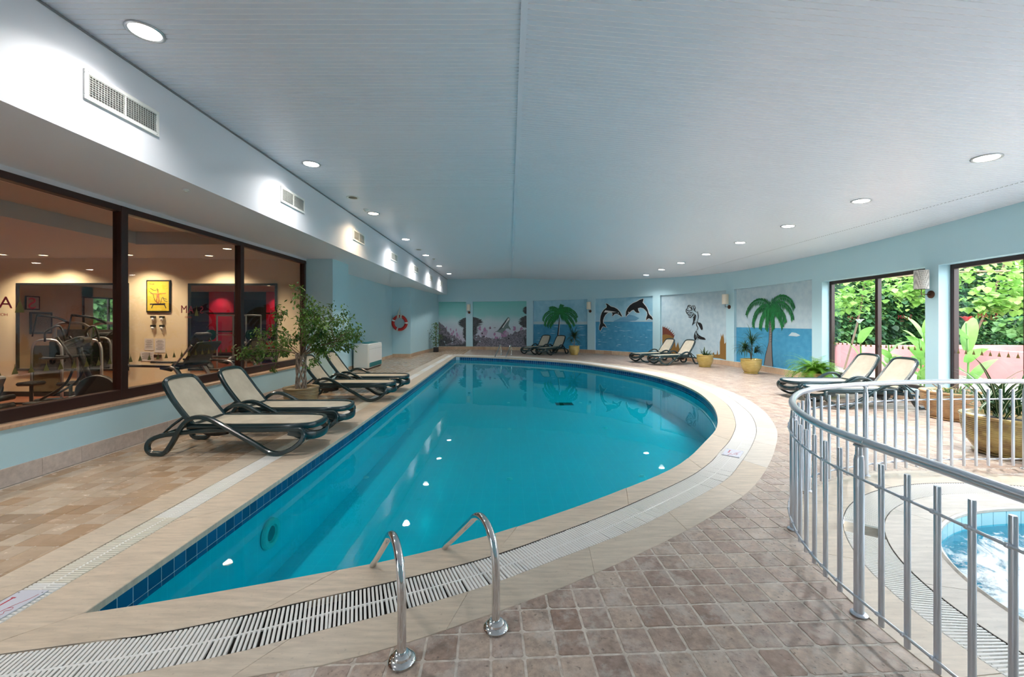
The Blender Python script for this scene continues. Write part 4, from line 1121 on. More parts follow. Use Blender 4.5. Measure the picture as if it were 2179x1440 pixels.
m2.poly(z2([(1330,880),(1400,850),(1440,820),(1500,740),(1560,660),(1610,590),(1650,545),(1680,560),(1690,600),(1670,660),(1655,720),(1680,760),(1705,800),(1700,825),(1660,790),(1610,790),(1560,850),(1530,870),(1560,935),(1510,890),(1450,870),(1400,862)]), 'm_shark', 'shark')
m2.poly(z2([(1440,820),(1500,740),(1560,660),(1650,545),(1620,610),(1580,690),(1530,760),(1500,800),(1440,840)]), 'm_greydark', 'shark_back')
m2.poly(z2([(1520,770),(1600,660),(1640,590),(1670,560),(1680,600),(1640,640),(1590,700),(1540,780)]), 'm_white', 'shark_belly')
m2.many([z2([(1210,782),(1260,775),(1285,784),(1260,792)]), z2([(1325,775),(1360,768),(1395,775),(1360,782)])], 'm_greydark', 'distant_fins')
m2.many([spiky((x-880)/1182, (1185-y)/978, .016, 7, 60+k, .3, .8, 1.2) for k, (x, y) in enumerate(((1085,900),(1125,965),(1660,1005),(1722,1060)))], 'm_black', 'dark_fish')
# 3: palm and sea
m3 = Mural(2, 'mural of a green palm over a blue sea behind two loungers', 'm_sky1')
m3.sheet([(0,0),(1,0),(1,.495),(0,.495)], 'm_sea', 'sea'); m3.sheet([(0,.50),(1,.50),(1,.555),(0,.555)], 'm_haze', 'horizon_haze')
m3.many(streaks(26, 4, .03, .47), 'm_sea_light', 'wave_streaks')
m3.many([m3.stroke([(.445,0.0),(.452,.25),(.47,.45),(.482,.66)], .034)], 'm_black', 'palm_trunk')
m3.many([m3.stroke([(.462,0.05),(.468,.25),(.482,.45),(.492,.62)], .012)], 'm_white', 'trunk_highlight')
palm(m3, .485, .72, 1.0, 5, [(2.45,.52,2.3),(2.9,.50,1.9),(1.9,.30,1.6),(1.2,.34,2.0),(.85,.52,2.3),(.45,.50,1.9),(3.3,.42,1.3),(.0,.46,1.4),(-.5,.40,.7),(3.75,.36,.6),(1.57,.2,.5)])
# 4: dolphins
m4 = Mural(3, 'mural of two black dolphins leaping towards each other', 'm_sky1')
def z4(L): return [((x-1135)/957, (975+ (x-1135)/957*40-y)/( (975-120)+(x-1135)/957*85)) for x, y in L]
m4.poly(z4([(1400,500),(1480,470),(1560,430),(1620,420),(1700,380),(1780,400),(1860,440),(1800,480),(1700,500)]), 'm_island', 'island')
m4.sheet([(0,0),(1,0),(1,.555),(0,.555)], 'm_sea', 'sea'); m4.sheet([(0,.553),(1,.553),(1,.566),(0,.566)], 'm_haze', 'horizon_haze')
m4.many(streaks(34, 8, .04, .52, .03, .12, .007), 'm_sea_light', 'wave_streaks')
d1 = [(1302,195),(1340,205),(1375,235),(1400,250),(1450,262),(1500,290),(1545,340),(1565,380),(1582,415),(1560,408),(1530,385),(1490,365),(1455,372),(1435,395),(1410,412),(1420,380),(1415,355),(1385,340),(1340,350),(1300,385),(1275,430),(1260,480),(1262,525),(1290,550),(1318,600),(1285,585),(1255,580),(1235,610),(1212,660),(1195,630),(1200,580),(1215,530),(1213,470),(1220,410),(1240,350),(1275,300),(1320,265),(1325,235)]
d2 = [(1930,115),(1925,150),(1915,180),(1940,210),(1975,255),(2000,310),(2012,360),(2030,390),(2060,415),(2085,470),(2050,458),(2015,440),(1990,455),(1970,478),(1975,430),(1990,385),(1985,340),(1960,305),(1925,275),(1880,265),(1840,275),(1845,315),(1868,350),(1820,350),(1790,325),(1772,300),(1740,310),(1700,345),(1665,385),(1642,418),(1640,380),(1645,330),(1670,275),(1710,225),(1760,190),(1820,165),(1870,135)]
def grow(P, k):
    cx = sum(p[0] for p in P)/len(P); cy_ = sum(p[1] for p in P)/len(P); n = len(P); out = []
    A = sum(P[i][0]*P[(i+1)%n][1]-P[(i+1)%n][0]*P[i][1] for i in range(n)); sg = 1 if A > 0 else -1
    for i in range(n):
        a = Vector(P[i-1]); c = Vector(P[(i+1)%n]); t = (c-a).normalized(); out.append((P[i][0]+t.y*k*sg, P[i][1]-t.x*k*sg))
    return out
for d_ in (d1, d2): m4.poly(z4(grow(d_, 9)), 'm_white', 'white_outline'); 
for d_ in (d1, d2): m4.poly(z4(d_), 'm_black', 'dolphin')
m4.many([z4(spiky(1517, 355, 9, 8, 1, .1)), z4(spiky(1688, 342, 9, 8, 1, .1))], 'm_white', 'dolphin_eyes')
# 5: line drawn mermaid between corals
m5 = Mural(4, 'mural of an inked mermaid swimming above orange corals', 'm_pale')
def z5(L): return [((x-25)/765, ((875+(x-25)/765*30)-y)/((875-155)+(x-25)/765*80)) for x, y in L]
def crl(seed, pts, jag=6):
    return z5(pts)
m5.poly(z5([(37,540),(60,545),(95,560),(130,590),(160,620),(180,650),(170,680),(120,690),(37,700)]), 'm_rust', 'anemone')
m5.many([z5([(x, y), (x+10, y+4), (x+6+dx, y-26)]) for x, y, dx in ((40,545,-2),(62,548,2),(84,556,8),(106,570,10),(126,588,14),(146,605,14),(160,625,18),(170,645,14))], 'm_rust', 'anemone_arms')
m5.poly(z5([(37,640),(80,630),(130,640),(160,660),(185,700),(200,800),(215,870),(37,870)]), 'm_orange', 'coral')
m5.poly(z5([(610,885),(620,840),(632,820),(640,850),(665,845),(672,790),(682,850),(700,840),(700,700),(712,650),(708,600),(722,640),(735,600),(745,660),(750,720),(765,700),(770,600),(780,600),(783,700),(786,905),(700,890)]), 'm_orange', 'coral')
m5.poly(z5([(195,870),(200,790),(225,720),(240,790),(260,870)]), 'm_orange', 'coral')
st = [[(415,275),(425,310),(410,330),(430,350),(450,370)],[(450,345),(455,380),(458,420),(445,470)],[(412,375),(430,400),(420,440),(400,480),(388,515)],[(400,430),(420,400),(425,380)],[(388,515),(405,490),(430,480)],[(440,470),(440,510),(455,545),(435,580)],[(445,470),(480,500),(500,530),(502,570),(485,545),(460,500)],[(470,480),(495,505),(508,560)],[(435,580),(420,610),(412,650),(418,690)],[(435,580),(450,620),(490,650),(530,665),(542,685)],[(418,700),(430,670),(445,640)],[(450,640),(470,665),(500,672),(540,682)],[(428,690),(440,660),(436,620)],[(455,690),(452,650),(440,600)],
      [(380,280),(350,275),(335,300),(345,330)],[(345,290),(370,300),(380,325),(360,345)],[(400,275),(380,300),(392,325),(375,345)],[(320,320),(340,340),(370,335)],[(315,345),(335,365),(365,350)],[(325,370),(350,385),(372,365)],[(340,395),(365,400),(380,375)],[(345,415),(370,420),(392,395),(388,370)],[(358,355),(380,365),(395,350)],[(410,275),(402,300),(412,320),(425,335)],[(330,310),(318,335),(325,350)],[(395,400),(405,380),(400,360)]]
m5.many([m5.stroke(z5(s_), .020 if i in (3,6,7,9,11) else .013) for i, s_ in enumerate(st)], 'm_black', 'ink_strokes')
m5.many([z5([(402,440),(420,410),(428,440),(415,470),(402,490)]), z5([(448,475),(480,500),(500,530),(505,565),(492,560),(478,525),(455,498)]), z5([(452,600),(470,640),(505,655),(540,682),(500,668),(465,655)]), z5([(416,640),(424,612),(432,640),(424,690),(416,700)])], 'm_black', 'ink_fills')
# 6: big palm
m6 = Mural(5, 'mural of a large palm leaning over flat blue water near the window', 'm_pale')
m6.sheet([(0,0),(1,0),(1,.475),(0,.475)], 'm_sea', 'sea')
m6.many(streaks(16, 14, .08, .46, .05, .13, .006), 'm_island', 'wave_streaks'); m6.many([[(.70,.39),(.74,.43),(.79,.425),(.84,.40),(.80,.385)]], 'm_haze', 'foam_patch')
m6.many([[(.385,0),(.51,0),(.50,.12),(.495,.30),(.500,.50),(.500,.68),(.465,.68),(.462,.50),(.452,.30),(.41,.14)]], 'm_black', 'trunk_outline')
m6.many([[(.392,0),(.503,0),(.494,.12),(.489,.30),(.494,.50),(.494,.68),(.471,.68),(.468,.50),(.458,.30),(.418,.14)]], 'm_trunk', 'palm_trunk')
m6.many([[(.469,.30+.03*k),(.492,.306+.03*k),(.492,.31+.03*k),(.469,.304+.03*k)] for k in range(12)], 'm_black', 'trunk_rings')
palm(m6, .48, .74, 1.0, 9, [(2.35,.58,2.2),(2.85,.50,2.1),(1.0,.52,2.4),(.55,.50,2.1),(.1,.36,1.6),(-1.2,.28,.4),(4.2,.30,.5),(3.5,.36,1.3),(-.4,.34,1.0)])

# ================================================================ WALL SCONCES
def sconce(s, label, pat=False, z=2.14, sc=1.0):
    p = wP(s, z, 0); n_ = wnm(s); e = empty('wall_sconce', p, math.atan2(-n_.y, -n_.x), label, 'wall lamp', 'sconces on the piers')   # local +x points into the room
    b = MB(); b.lathe([(0,.0),(.072,.0),(.072,.018),(.062,.026),(0,.03)], (0,0,0), 24, axis='x'); b.build('back_plate', M['bronze'], e, smooth='auto')
    b = MB(); b.tube([(.02,0,0),(.15,0,0),(.165,0,.0),(.172,0,.012),(.172,0,.12)], .007, 8); b.build('arm', M['bronze'], e, smooth=True)
    b = MB(); b.lathe([(.108,.10),(.108,.46),(.104,.46),(.104,.10),(.108,.10)], (.172,0,0), 28); b.build('lamp_shade', M['shade_pattern' if pat else 'lamp_shade'], e, smooth='auto')
    b = MB(); b.lathe([(.0,.12),(.02,.12),(.024,.2),(0,.26)], (.172,0,0), 12); b.build('bulb', M['white_plastic'], e, smooth=True)
def mids(a, c): return (a+c)/2
sconce(px2s(998.5), 'cream cylinder wall lamp between the two reef murals')
sconce(px2s(1256), 'cream cylinder wall lamp between the palm and dolphin murals')
sconce(px2s(1552), 'cream cylinder wall lamp between the mermaid and palm murals')
sconce(px2s(1982), 'patterned cylinder wall lamp on the pier between the garden windows', True, 2.12)

# ================================================================ SUN LOUNGERS
def make_lounger():
    e = empty('sun_lounger', (0,0,0), 0)
    G = M['lounger_green']
    for sd in (-1, 1):
        P = [(1.776,.303,.305),(1.40,.305,.30),(1.05,.305,.298),(.724,.305,.293),(.40,.305,.262),(.154,.31,.226),(.046,.325,.172),(.022,.335,.10),(.06,.34,.036),(.15,.345,.026),(.236,.345,.034),(.32,.345,.14),(.417,.345,.315),(.508,.348,.415),(.616,.35,.462),(.76,.35,.447),(.944,.348,.352),(1.12,.345,.25),(1.30,.343,.148),(1.45,.34,.055),(1.54,.34,.026),(1.64,.338,.034),(1.76,.335,.085),(1.86,.325,.17),(1.885,.315,.245),(1.85,.305,.295)]
        b = MB(); b.tube([(x, y*sd, z) for x, y, z in crom(P, 3, True)], .030, 8, closed=True, r2=.027, up=(0, 1, 0)); b.build('side_frame', G, e, smooth='auto')
        b = MB()
        for (x, z) in ((.54,.44),(.62,.477),(.80,.44)): b.bbox((x, .35*sd, z), (.05,.02,.012), .004)
        b.build('arm_studs', G, e)
    # seat rim: a U from the hinge round the foot end
    R = [(.47,.285,.335),(.9,.29,.335),(1.4,.29,.335),(1.70,.285,.337),(1.85,.245,.333),(1.93,.16,.328),(1.955,0,.326),(1.93,-.16,.328),(1.85,-.245,.333),(1.70,-.285,.337),(1.4,-.29,.335),(.9,-.29,.335),(.47,-.285,.335)]
    b = MB(); b.tube(crom(R, 4), .036, 8, r2=.026, up=(0,0,1)); b.build('seat_rim', G, e, smooth='auto')
    R = [(1.70,.31,.28),(1.84,.275,.24),(1.94,.19,.205),(1.975,0,.195),(1.94,-.19,.205),(1.84,-.275,.24),(1.70,-.31,.28)]
    b = MB(); b.tube(crom(R, 4), .046, 8, r2=.020, up=(0,0,1)); b.build('foot_loop', G, e, smooth='auto')
    V_ = []; n, m_ = 16, 8
    for i in range(n+1):
        x = .50+(1.925-.50)*i/n; hw = .268 if x < 1.68 else .268*math.sqrt(max(0, 1-((x-1.68)/.26)**2))**.75+.01
        for j in range(m_+1): V_.append((x, hw*(2*j/m_-1), .352-.012*(1-(2*j/m_-1)**2)))
    b = MB(); b.add(V_, [(i*(m_+1)+j, (i+1)*(m_+1)+j, (i+1)*(m_+1)+j+1, i*(m_+1)+j+1) for i in range(n) for j in range(m_)]); b.build('seat_sling', M['sling'], e, smooth=True)
    # back
    def bk(u, y, d=0):   # u along the back 0..1
        x = .52-.40*u-.02*math.sin(PI*u); z = .345+.55*u+.0*u; nx, nz = .81, .59
        return (x+nx*d, y, z+nz*d)
    B = [bk(0,.27),bk(.3,.272),(bk(.6,.27)),bk(.86,.25),bk(.96,.21),bk(1.0,.12),bk(1.01,0),bk(1.0,-.12),bk(.96,-.21),bk(.86,-.25),bk(.6,-.27),bk(.3,-.272),bk(0,-.27)]
    b = MB(); b.tube(crom(B, 5), .028, 8, r2=.026, up=(.6,0,.8)); b.tube([bk(.02,.27), bk(.02,-.27)], .018, 6); b.build('back_rim', G, e, smooth='auto')
    V_ = []
    for i in range(n+1):
        u = .02+.975*i/n; hw = .25 if u < .86 else .25*math.sqrt(max(0, 1-((u-.86)/.15)**2))**.6+.005
        for j in range(m_+1): V_.append(bk(u, hw*(2*j/m_-1), .014-.010*(1-(2*j/m_-1)**2)))
    b = MB(); b.add(V_, [(i*(m_+1)+j, i*(m_+1)+j+1, (i+1)*(m_+1)+j+1, (i+1)*(m_+1)+j) for i in range(n) for j in range(m_)]); b.build('back_sling', M['sling'], e, smooth=True)
    b = MB()
    for sd in (-1, 1): b.tube([bk(.22,.24*sd,-.02), (.24,.25*sd,.33), (.15,.26*sd,.24)], .016, 6)
    b.tube([(.14,-.31,.235),(.14,.31,.235)], .015, 6); b.tube([(.42,-.31,.27),(.42,.31,.27)], .016, 6); b.build('back_strut', G, e, smooth=True)
    b = MB(); b.lathe([(.0,-.06),(.085,-.055),(.10,0),(.085,.055),(0,.06)], (.62,0,.20), 16, axis='y', sx=1.8, sy=.55); b.bbox((.62,0,.25), (.30,.5,.03), .01); b.build('under_tray', M['black_plastic'], e, smooth='auto')
    b = MB(); b.tube([(1.6,-.3,.29),(1.6,.3,.29)], .014, 6); b.tube([(1.1,-.3,.285),(1.1,.3,.285)], .014, 6); b.build('cross_bar', G, e, smooth=True)
    return e
L0 = make_lounger()
def lounger(x, y, rz, label, group, first=False):
    o = L0 if first else copy_tree(L0)
    o.location = (x, y, .0005); o.rotation_euler = (0, 0, rz); tag(o, label, 'sun lounger', group)
    return o
gL = 'green framed loungers on the left deck'
lounger(-4.355, 5.20, 0, 'green framed lounger with beige sling nearest the camera on the left deck', gL, True)
lounger(-4.355, 6.14, 0, 'green framed lounger on the left deck in front of the braided ficus', gL)
lounger(-4.36, 8.48, 0, 'green framed lounger just behind the potted braided ficus', gL)
lounger(-4.33, 9.50, 0, 'green framed lounger beside the wall column, last on the left deck', gL)
gA = 'loungers under the small palm mural'
a = PI+math.radians(50)
lounger(2.02, 21.30, a, 'left of two distant loungers under the palm mural', gA)
lounger(2.72, 20.75, a, 'right of two distant loungers, beside the narrow gold pot', gA)
gB = 'loungers under the mermaid mural'
a = PI+math.radians(20)
lounger(6.72, 16.70, a, 'rear one of two loungers under the mermaid mural', gB)
lounger(7.12, 15.75, a, 'front one of two loungers under the mermaid mural, beside a gold pot', gB)
gC = 'loungers by the garden window'
lounger(7.84, 8.72, PI+.02, 'rear lounger by the garden window, beside the bright fern', gC)
lounger(7.70, 7.76, PI-.02, 'front lounger by the garden window, half behind the railing', gC)

# ================================================================ POTS AND PLANTS
def pot(e, r0, r1, h, m, ridges=0, saucer=True, bulge=.0, rimw=.03, worn=False, soil=True, name='pot'):
    prof = [(r0*.96, .012)]
    n = max(12, int(ridges)*4) if ridges else 12
    for i in range(n+1):
        t = i/n; r = r0+(r1-r0)*t**.8+bulge*math.sin(PI*t)
        if ridges: r += .005*math.sin(t*ridges*2*PI)
        prof.append((r, .012+(h-.045)*t))
    prof += [(r1+.012, h-.03), (r1+.016, h-.012), (r1+.008, h), (r1-rimw*.6, h), (r1-rimw, h-.02), (r1-rimw-.01, h-.05)]
    b = MB(); b.lathe(prof, (0,0,0), 36); b.build(name, M[m], e, smooth=True)
    if soil: b = MB(); b.lathe([(r1-rimw-.008, h-.06), (r1*.5, h-.05), (0, h-.045)], (0,0,0), 24); b.build('soil', M['soil'], e, smooth=True)
    if saucer:
        b = MB(); b.lathe([(r0*1.0,0),(r0*1.16,.004),(r0*1.24,.022),(r0*1.18,.026),(r0*1.08,.012)], (0,0,0), 32); b.build('saucer', M[m], e, smooth=True)
def leaf_cluster(mb, p, size, r_, droop=.4, wid=.42):
    """one small folded leaf: 6 verts"""
    a = r_.uniform(0, 2*PI); el = r_.uniform(-.9, .35)-droop*.3
    d = Vector((math.cos(a)*math.cos(el), math.sin(a)*math.cos(el), math.sin(el))); s_ = d.cross(Vector((0,0,1))); s_ = s_.normalized() if s_.length > .01 else Vector((1,0,0))
    s_ = (s_+Vector((0,0,r_.uniform(-.6,.6)))).normalized(); u = s_.cross(d).normalized()
    L = size*r_.uniform(.7, 1.25); w = L*wid*.5
    P = [p, p+d*L*.35+s_*w-u*w*.15, p+d*L*.7+s_*w*.75-u*w*.3, p+d*L-u*L*.12, p+d*L*.7-s_*w*.75-u*w*.3, p+d*L*.35-s_*w-u*w*.15]
    mb.add(P, [(0,1,2,3), (0,3,4,5)])
def strap(base, az, el, L, w, droop, n=7, fold=.25, twist=0):
    pts = []; p = Vector(base); e_ = el
    for i in range(n+1):
        pts.append(p.copy()); d = Vector((math.cos(az)*math.cos(e_), math.sin(az)*math.cos(e_), math.sin(e_))); p = p+d*(L/n); e_ -= droop/n*(.5+i/n)
    s_ = Vector((-math.sin(az), math.cos(az), 0)); V_ = []; F_ = []
    for i, q in enumerate(pts):
        f = i/n; ww = w*.5*(math.sin(PI*(.12+.88*f))**.7)*(1 if f < 1 else .02)
        if i == n: ww = .0005
        V_ += [q-s_*ww+Vector((0,0,fold*ww)), q, q+s_*ww+Vector((0,0,fold*ww))]
    for i in range(n): F_ += [(3*i,3*i+1,3*i+4,3*i+3), (3*i+1,3*i+2,3*i+5,3*i+4)]
    return V_, F_
# braided ficus
e = empty('potted_ficus', (-3.73, 7.28, 0), 0, 'ficus tree with braided trunk in an olive ridged pot between the left loungers', 'potted tree')
pot(e, .20, .285, .44, 'pot_olive', 14, False, .02)
b = MB(); r_ = random.Random(4)
for k in range(6):
    for dirn in (1, -1):
        P = []
        for i in range(22):
            t = i/21; a = 2*PI*k/6+dirn*t*2.6; rad = .085-.012*math.sin(PI*t)
            P.append((math.cos(a)*rad, math.sin(a)*rad, .38+t*.66))
        b.tube(P, .0165, 5)
b.build('braided_trunk', M['bark'], e, smooth=True)
lf = MB(); br = MB()
tips = []
def branch(p, d, L, r, depth, seed, dr=.0):
    rr_ = random.Random(seed); P = [p.copy()]; n = 6; q = p.copy(); dd = d.copy()
    for i in range(n):
        dd = (dd+Vector((rr_.uniform(-.16,.16), rr_.uniform(-.16,.16), rr_.uniform(-.1,.12)-dr))).normalized(); q = q+dd*L/n; P.append(q.copy())
    br.tube(P, [r*(1-.6*i/n) for i in range(n+1)], 5)
    for i in range(2, n+1):
        if depth > 0 and rr_.random() < .85:
            nd = (dd+Vector((rr_.uniform(-1,1), rr_.uniform(-1,1), rr_.uniform(-.35,.5)))).normalized()
            branch(P[i], nd, L*rr_.uniform(.45,.65), r*.5, depth-1, seed*7+i, dr+.02)
        if depth <= 1:
            for _ in range(4 if depth == 0 else 2): tips.append(P[i]+Vector((rr_.gauss(0,.04), rr_.gauss(0,.04), rr_.gauss(0,.04))))
top = Vector((0,0,1.03))
for k, (dx, dy, dz, L) in enumerate(((-.9,.1,.42,.52),(-.6,-.3,.8,.5),(.9,0,.28,.62),(.7,.35,.5,.58),(.8,-.3,.15,.55),(.25,.1,1,.55),(.05,-.2,1.1,.62),(.45,.4,.7,.5),(-.85,.4,.3,.42),(.6,-.5,.5,.5))):
    branch(top+Vector((dx*.05, dy*.05, -.02)), Vector((dx,dy,dz)).normalized(), L*1.18, .012, 2, 31+k, .015)
br.tube(crom([top, top+Vector((-.22,-.02,.18)), top+Vector((-.33,-.05,.12)), top+Vector((-.40,-.05,-.12)), top+Vector((-.46,-.04,-.25))], 4), .005, 5)
for _ in range(26): tips.append(top+Vector((-.46+r_.gauss(0,.035), -.04+r_.gauss(0,.035), -.27+r_.gauss(0,.05))))
rr_ = random.Random(9)
for t in tips:
    if t.x < -1.0 or t.z < .70: continue
    leaf_cluster(lf, t, .068, rr_, .6, .46)
br.build('branches', M['stem_brown'], e, smooth=True); tag(lf.build('foliage', M['leaf_ficus'], e), kind='stuff')
# small ficus in black pot in the corner
e = empty('corner_plant', (-3.9, 21.6, 0), 0, 'slim weeping fig in a small black pot in the far left corner', 'potted plant')
b = MB(); b.bbox((0,0,.125), (.25,.25,.25), .012); b.build('pot', M['pot_black'], e)
b = MB(); b.tube([(0,0,.2),(.01,.0,.6),(-.01,.01,1.0),(.0,0,1.4)], .012, 6); b.tube([(.02,0,.2),(-.02,0,.6),(.02,0,1.0),(.04,0,1.35)], .01, 6); b.build('stem', M['bark'], e, smooth=True)
lf = MB()
for _ in range(520):
    z = rr_.uniform(.35, 1.58); w = .10+.14*math.sin(PI*min(1, (z-.3)/1.3)); leaf_cluster(lf, Vector((rr_.gauss(0,w*.7), rr_.gauss(0,w*.7), z)), .08, rr_, .5, .5)
tag(lf.build('foliage', M['leaf_ficus'], e), kind='stuff')
# gold pots
def gold_pot(loc, r0, r1, h, label, m='pot_gold', ridges=9, bulge=.03):
    e = empty('potted_plant', loc, 0, label, 'potted plant', 'gold glazed pots on the right deck'); pot(e, r0, r1, h, m, ridges, True, bulge); return e
e = gold_pot((3.15, 19.75, 0), .165, .25, .44, 'dracaena with spiky crown in a narrow gold pot under the palm mural')
b = MB(); b.tube([(0,0,.38),(.01,0,.6),(-.01,0,.92)], .016, 6); b.tube([(.03,0,.38),(-.04,.02,.5),(-.14,.02,.66)], .012, 6); b.build('stem', M['bark'], e, smooth=True)
b = MB()
for k in range(84):
    az = rr_.uniform(0, 2*PI); el = rr_.uniform(-.5, 1.4); b.add(*strap((0,0,.84+rr_.uniform(-.1,.12)), az, el, rr_.uniform(.38,.58), .036, rr_.uniform(.3,1.1)))
for k in range(22): b.add(*strap((-.14,.02,.64), rr_.uniform(0,2*PI), rr_.uniform(.2,1.4), rr_.uniform(.15,.28), .02, .6))
tag(b.build('leaves', M['leaf_dark'], e), kind='stuff')
e = gold_pot((6.95, 14.45, 0), .165, .27, .43, 'small spiky succulent in a gold pot beside the mermaid loungers')
b = MB()
for k in range(14): b.add(*strap((rr_.uniform(-.06,.06),rr_.uniform(-.06,.06),.38), rr_.uniform(0,2*PI), rr_.uniform(.5,1.4), rr_.uniform(.2,.42), .04, rr_.uniform(.2,.9)))
for k in range(22): b.add(*strap((.12+rr_.uniform(-.04,.04),rr_.uniform(-.05,.05),.38), rr_.uniform(0,2*PI), rr_.uniform(.2,1.2), rr_.uniform(.15,.32), .035, 1.2))
tag(b.build('leaves', M['leaf_dark'], e), kind='stuff')
e = gold_pot((7.52, 12.65, 0), .17, .29, .45, 'ponytail plant with drooping tufts in a round gold pot before the big palm mural', bulge=.035)
b = MB(); b.tube([(0,0,.4),(-.02,0,.62),(-.18,0,.74)], .014, 6); b.tube([(.01,0,.4),(.03,0,.75),(.02,0,.95)], .012, 6); b.build('stem', M['stem_brown'], e, smooth=True)
b = MB()
for k in range(150): b.add(*strap((-.20,0,.74+rr_.uniform(-.03,.05)), rr_.uniform(0,2*PI), rr_.uniform(-.3,1.3), rr_.uniform(.25,.45), .020, rr_.uniform(1.2,2.4)))
for k in range(60): b.add(*strap((.02,0,.95+rr_.uniform(-.1,.05)), rr_.uniform(0,2*PI), rr_.uniform(.3,1.5), rr_.uniform(.3,.7), .018, rr_.uniform(.6,2.4)))
for k in range(70): b.add(*strap((.10,.0,.62), rr_.uniform(-.8,.9), rr_.uniform(.3,1.3), rr_.uniform(.25,.5), .018, rr_.uniform(1.2,2.6)))
tag(b.build('leaves', M['leaf_dark'], e), kind='stuff')
# fern behind the loungers
e = empty('potted_fern', (7.50, 9.95, 0), 0, 'bright green fern spilling over beside the garden window', 'potted fern')
pot(e, .17, .25, .36, 'pot_brown', 8, True, .02)
b = MB()
for k in range(150):
    az = rr_.uniform(0, 2*PI); el = rr_.uniform(.25, 1.45); L = rr_.uniform(.5, .95); n = 12; L *= (.62 if math.cos(az) > .25 else 1); p = Vector((math.cos(az)*.05, math.sin(az)*.05, .36)); e_ = el; dp = rr_.uniform(1.3, 2.3); pts = []
    for i in range(n+1):
        pts.append(p.copy()); d = Vector((math.cos(az)*math.cos(e_), math.sin(az)*math.cos(e_), math.sin(e_))); p = p+d*L/n; e_ -= dp/n
    s_ = Vector((-math.sin(az), math.cos(az), 0))
    for i in range(1, n+1):
        f = i/n; wl_ = .085*math.sin(PI*(.15+.85*f))*rr_.uniform(.85,1.15)+.008; t = (pts[i]-pts[i-1]).normalized()
        for q0, sd in ((pts[i-1].lerp(pts[i], .3), 1), (pts[i-1].lerp(pts[i], .3), -1), (pts[i-1].lerp(pts[i], .8), 1), (pts[i-1].lerp(pts[i], .8), -1)):
            tip = q0+s_*sd*wl_+t*wl_*.35+Vector((0,0,-.12*wl_+rr_.uniform(-.006,.006))); b.add([q0-t*.008, q0+t*.009, tip], [(0,1,2)])
tag(b.build('fronds', M['leaf_fern'], e), kind='stuff')
# two big pots by the right railing, one more at the frame edge
e = empty('potted_plant', (7.33, 6.72, 0), .2, 'broad worn brown and yellow pot with short stems behind the railing', 'potted plant', 'large worn pots behind the railing')
pot(e, .25, .39, .46, 'pot_brown', 16, True, .03)
b = MB()
for k in range(6): b.tube([(rr_.uniform(-.2,.25), rr_.uniform(-.2,.2), .36), (rr_.uniform(-.2,.25), rr_.uniform(-.2,.2), rr_.uniform(.48,.6))], .008, 5)
b.build('stems', M['stem_brown'], e)
b = MB()
for k in range(46): b.add(*strap((rr_.uniform(-.2,.25), rr_.uniform(-.2,.2), .42), rr_.uniform(0,2*PI), rr_.uniform(.3,1.3), rr_.uniform(.12,.3), .022, 1.4))
tag(b.build('leaves', M['leaf_ficus'], e), kind='stuff')
e = empty('potted_plant', (6.0, 4.93, 0), 0, 'huge ridged gold pot with white striped strap leaves behind the railing', 'potted plant', 'large worn pots behind the railing')
pot(e, .22, .365, .47, 'pot_gold_worn', 18, True, .035)
bx = MB(); 
for k in range(58):
    az = 2*PI*k/58*1.0+rr_.uniform(-.2,.2); el = rr_.uniform(.45, 1.5); L = rr_.uniform(.42, .82); base = (rr_.uniform(-.12,.12), rr_.uniform(-.12,.12), .42+rr_.uniform(0,.12)); w = rr_.uniform(.034,.05); dr = rr_.uniform(.8,2.2)
    V_, F_ = strap(base, az, el, L, w, dr)
    n = len(V_)//3
    # cream margins with a dark band: 4 strips
    V2 = []; F2 = []; mi = []
    for i in range(n):
        a, c, d = Vector(V_[3*i]), Vector(V_[3*i+1]), Vector(V_[3*i+2]); V2 += [a, a.lerp(c, .35), a.lerp(c, .85), d.lerp(c, .85), d.lerp(c, .35), d]
    bl_ = MB()
    for i in range(n-1):
        for j in range(5):
            bl_.slot = 1 if j == 2 else 0
            bl_.add([V2[6*i+j], V2[6*i+j+1], V2[6*(i+1)+j+1], V2[6*(i+1)+j]], [(0,1,2,3)])
    bl_.build('leaf', [M['leaf_band'], M['leaf_cream']], e)
e = empty('potted_plant', (7.02, 5.45, 0), .4, 'brown pot half cut off at the right edge behind the big gold pot', 'potted plant', 'large worn pots behind the railing')
pot(e, .22, .33, .42, 'pot_brown', 14, True, .03)
b = MB()
for k in range(60): b.add(*strap((rr_.uniform(-.1,.1), rr_.uniform(-.1,.1), .38), rr_.uniform(0,2*PI), rr_.uniform(.3,1.4), rr_.uniform(.3,.6), .035, rr_.uniform(.8,2)))
tag(b.build('leaves', M['leaf_ficus'], e), kind='stuff')

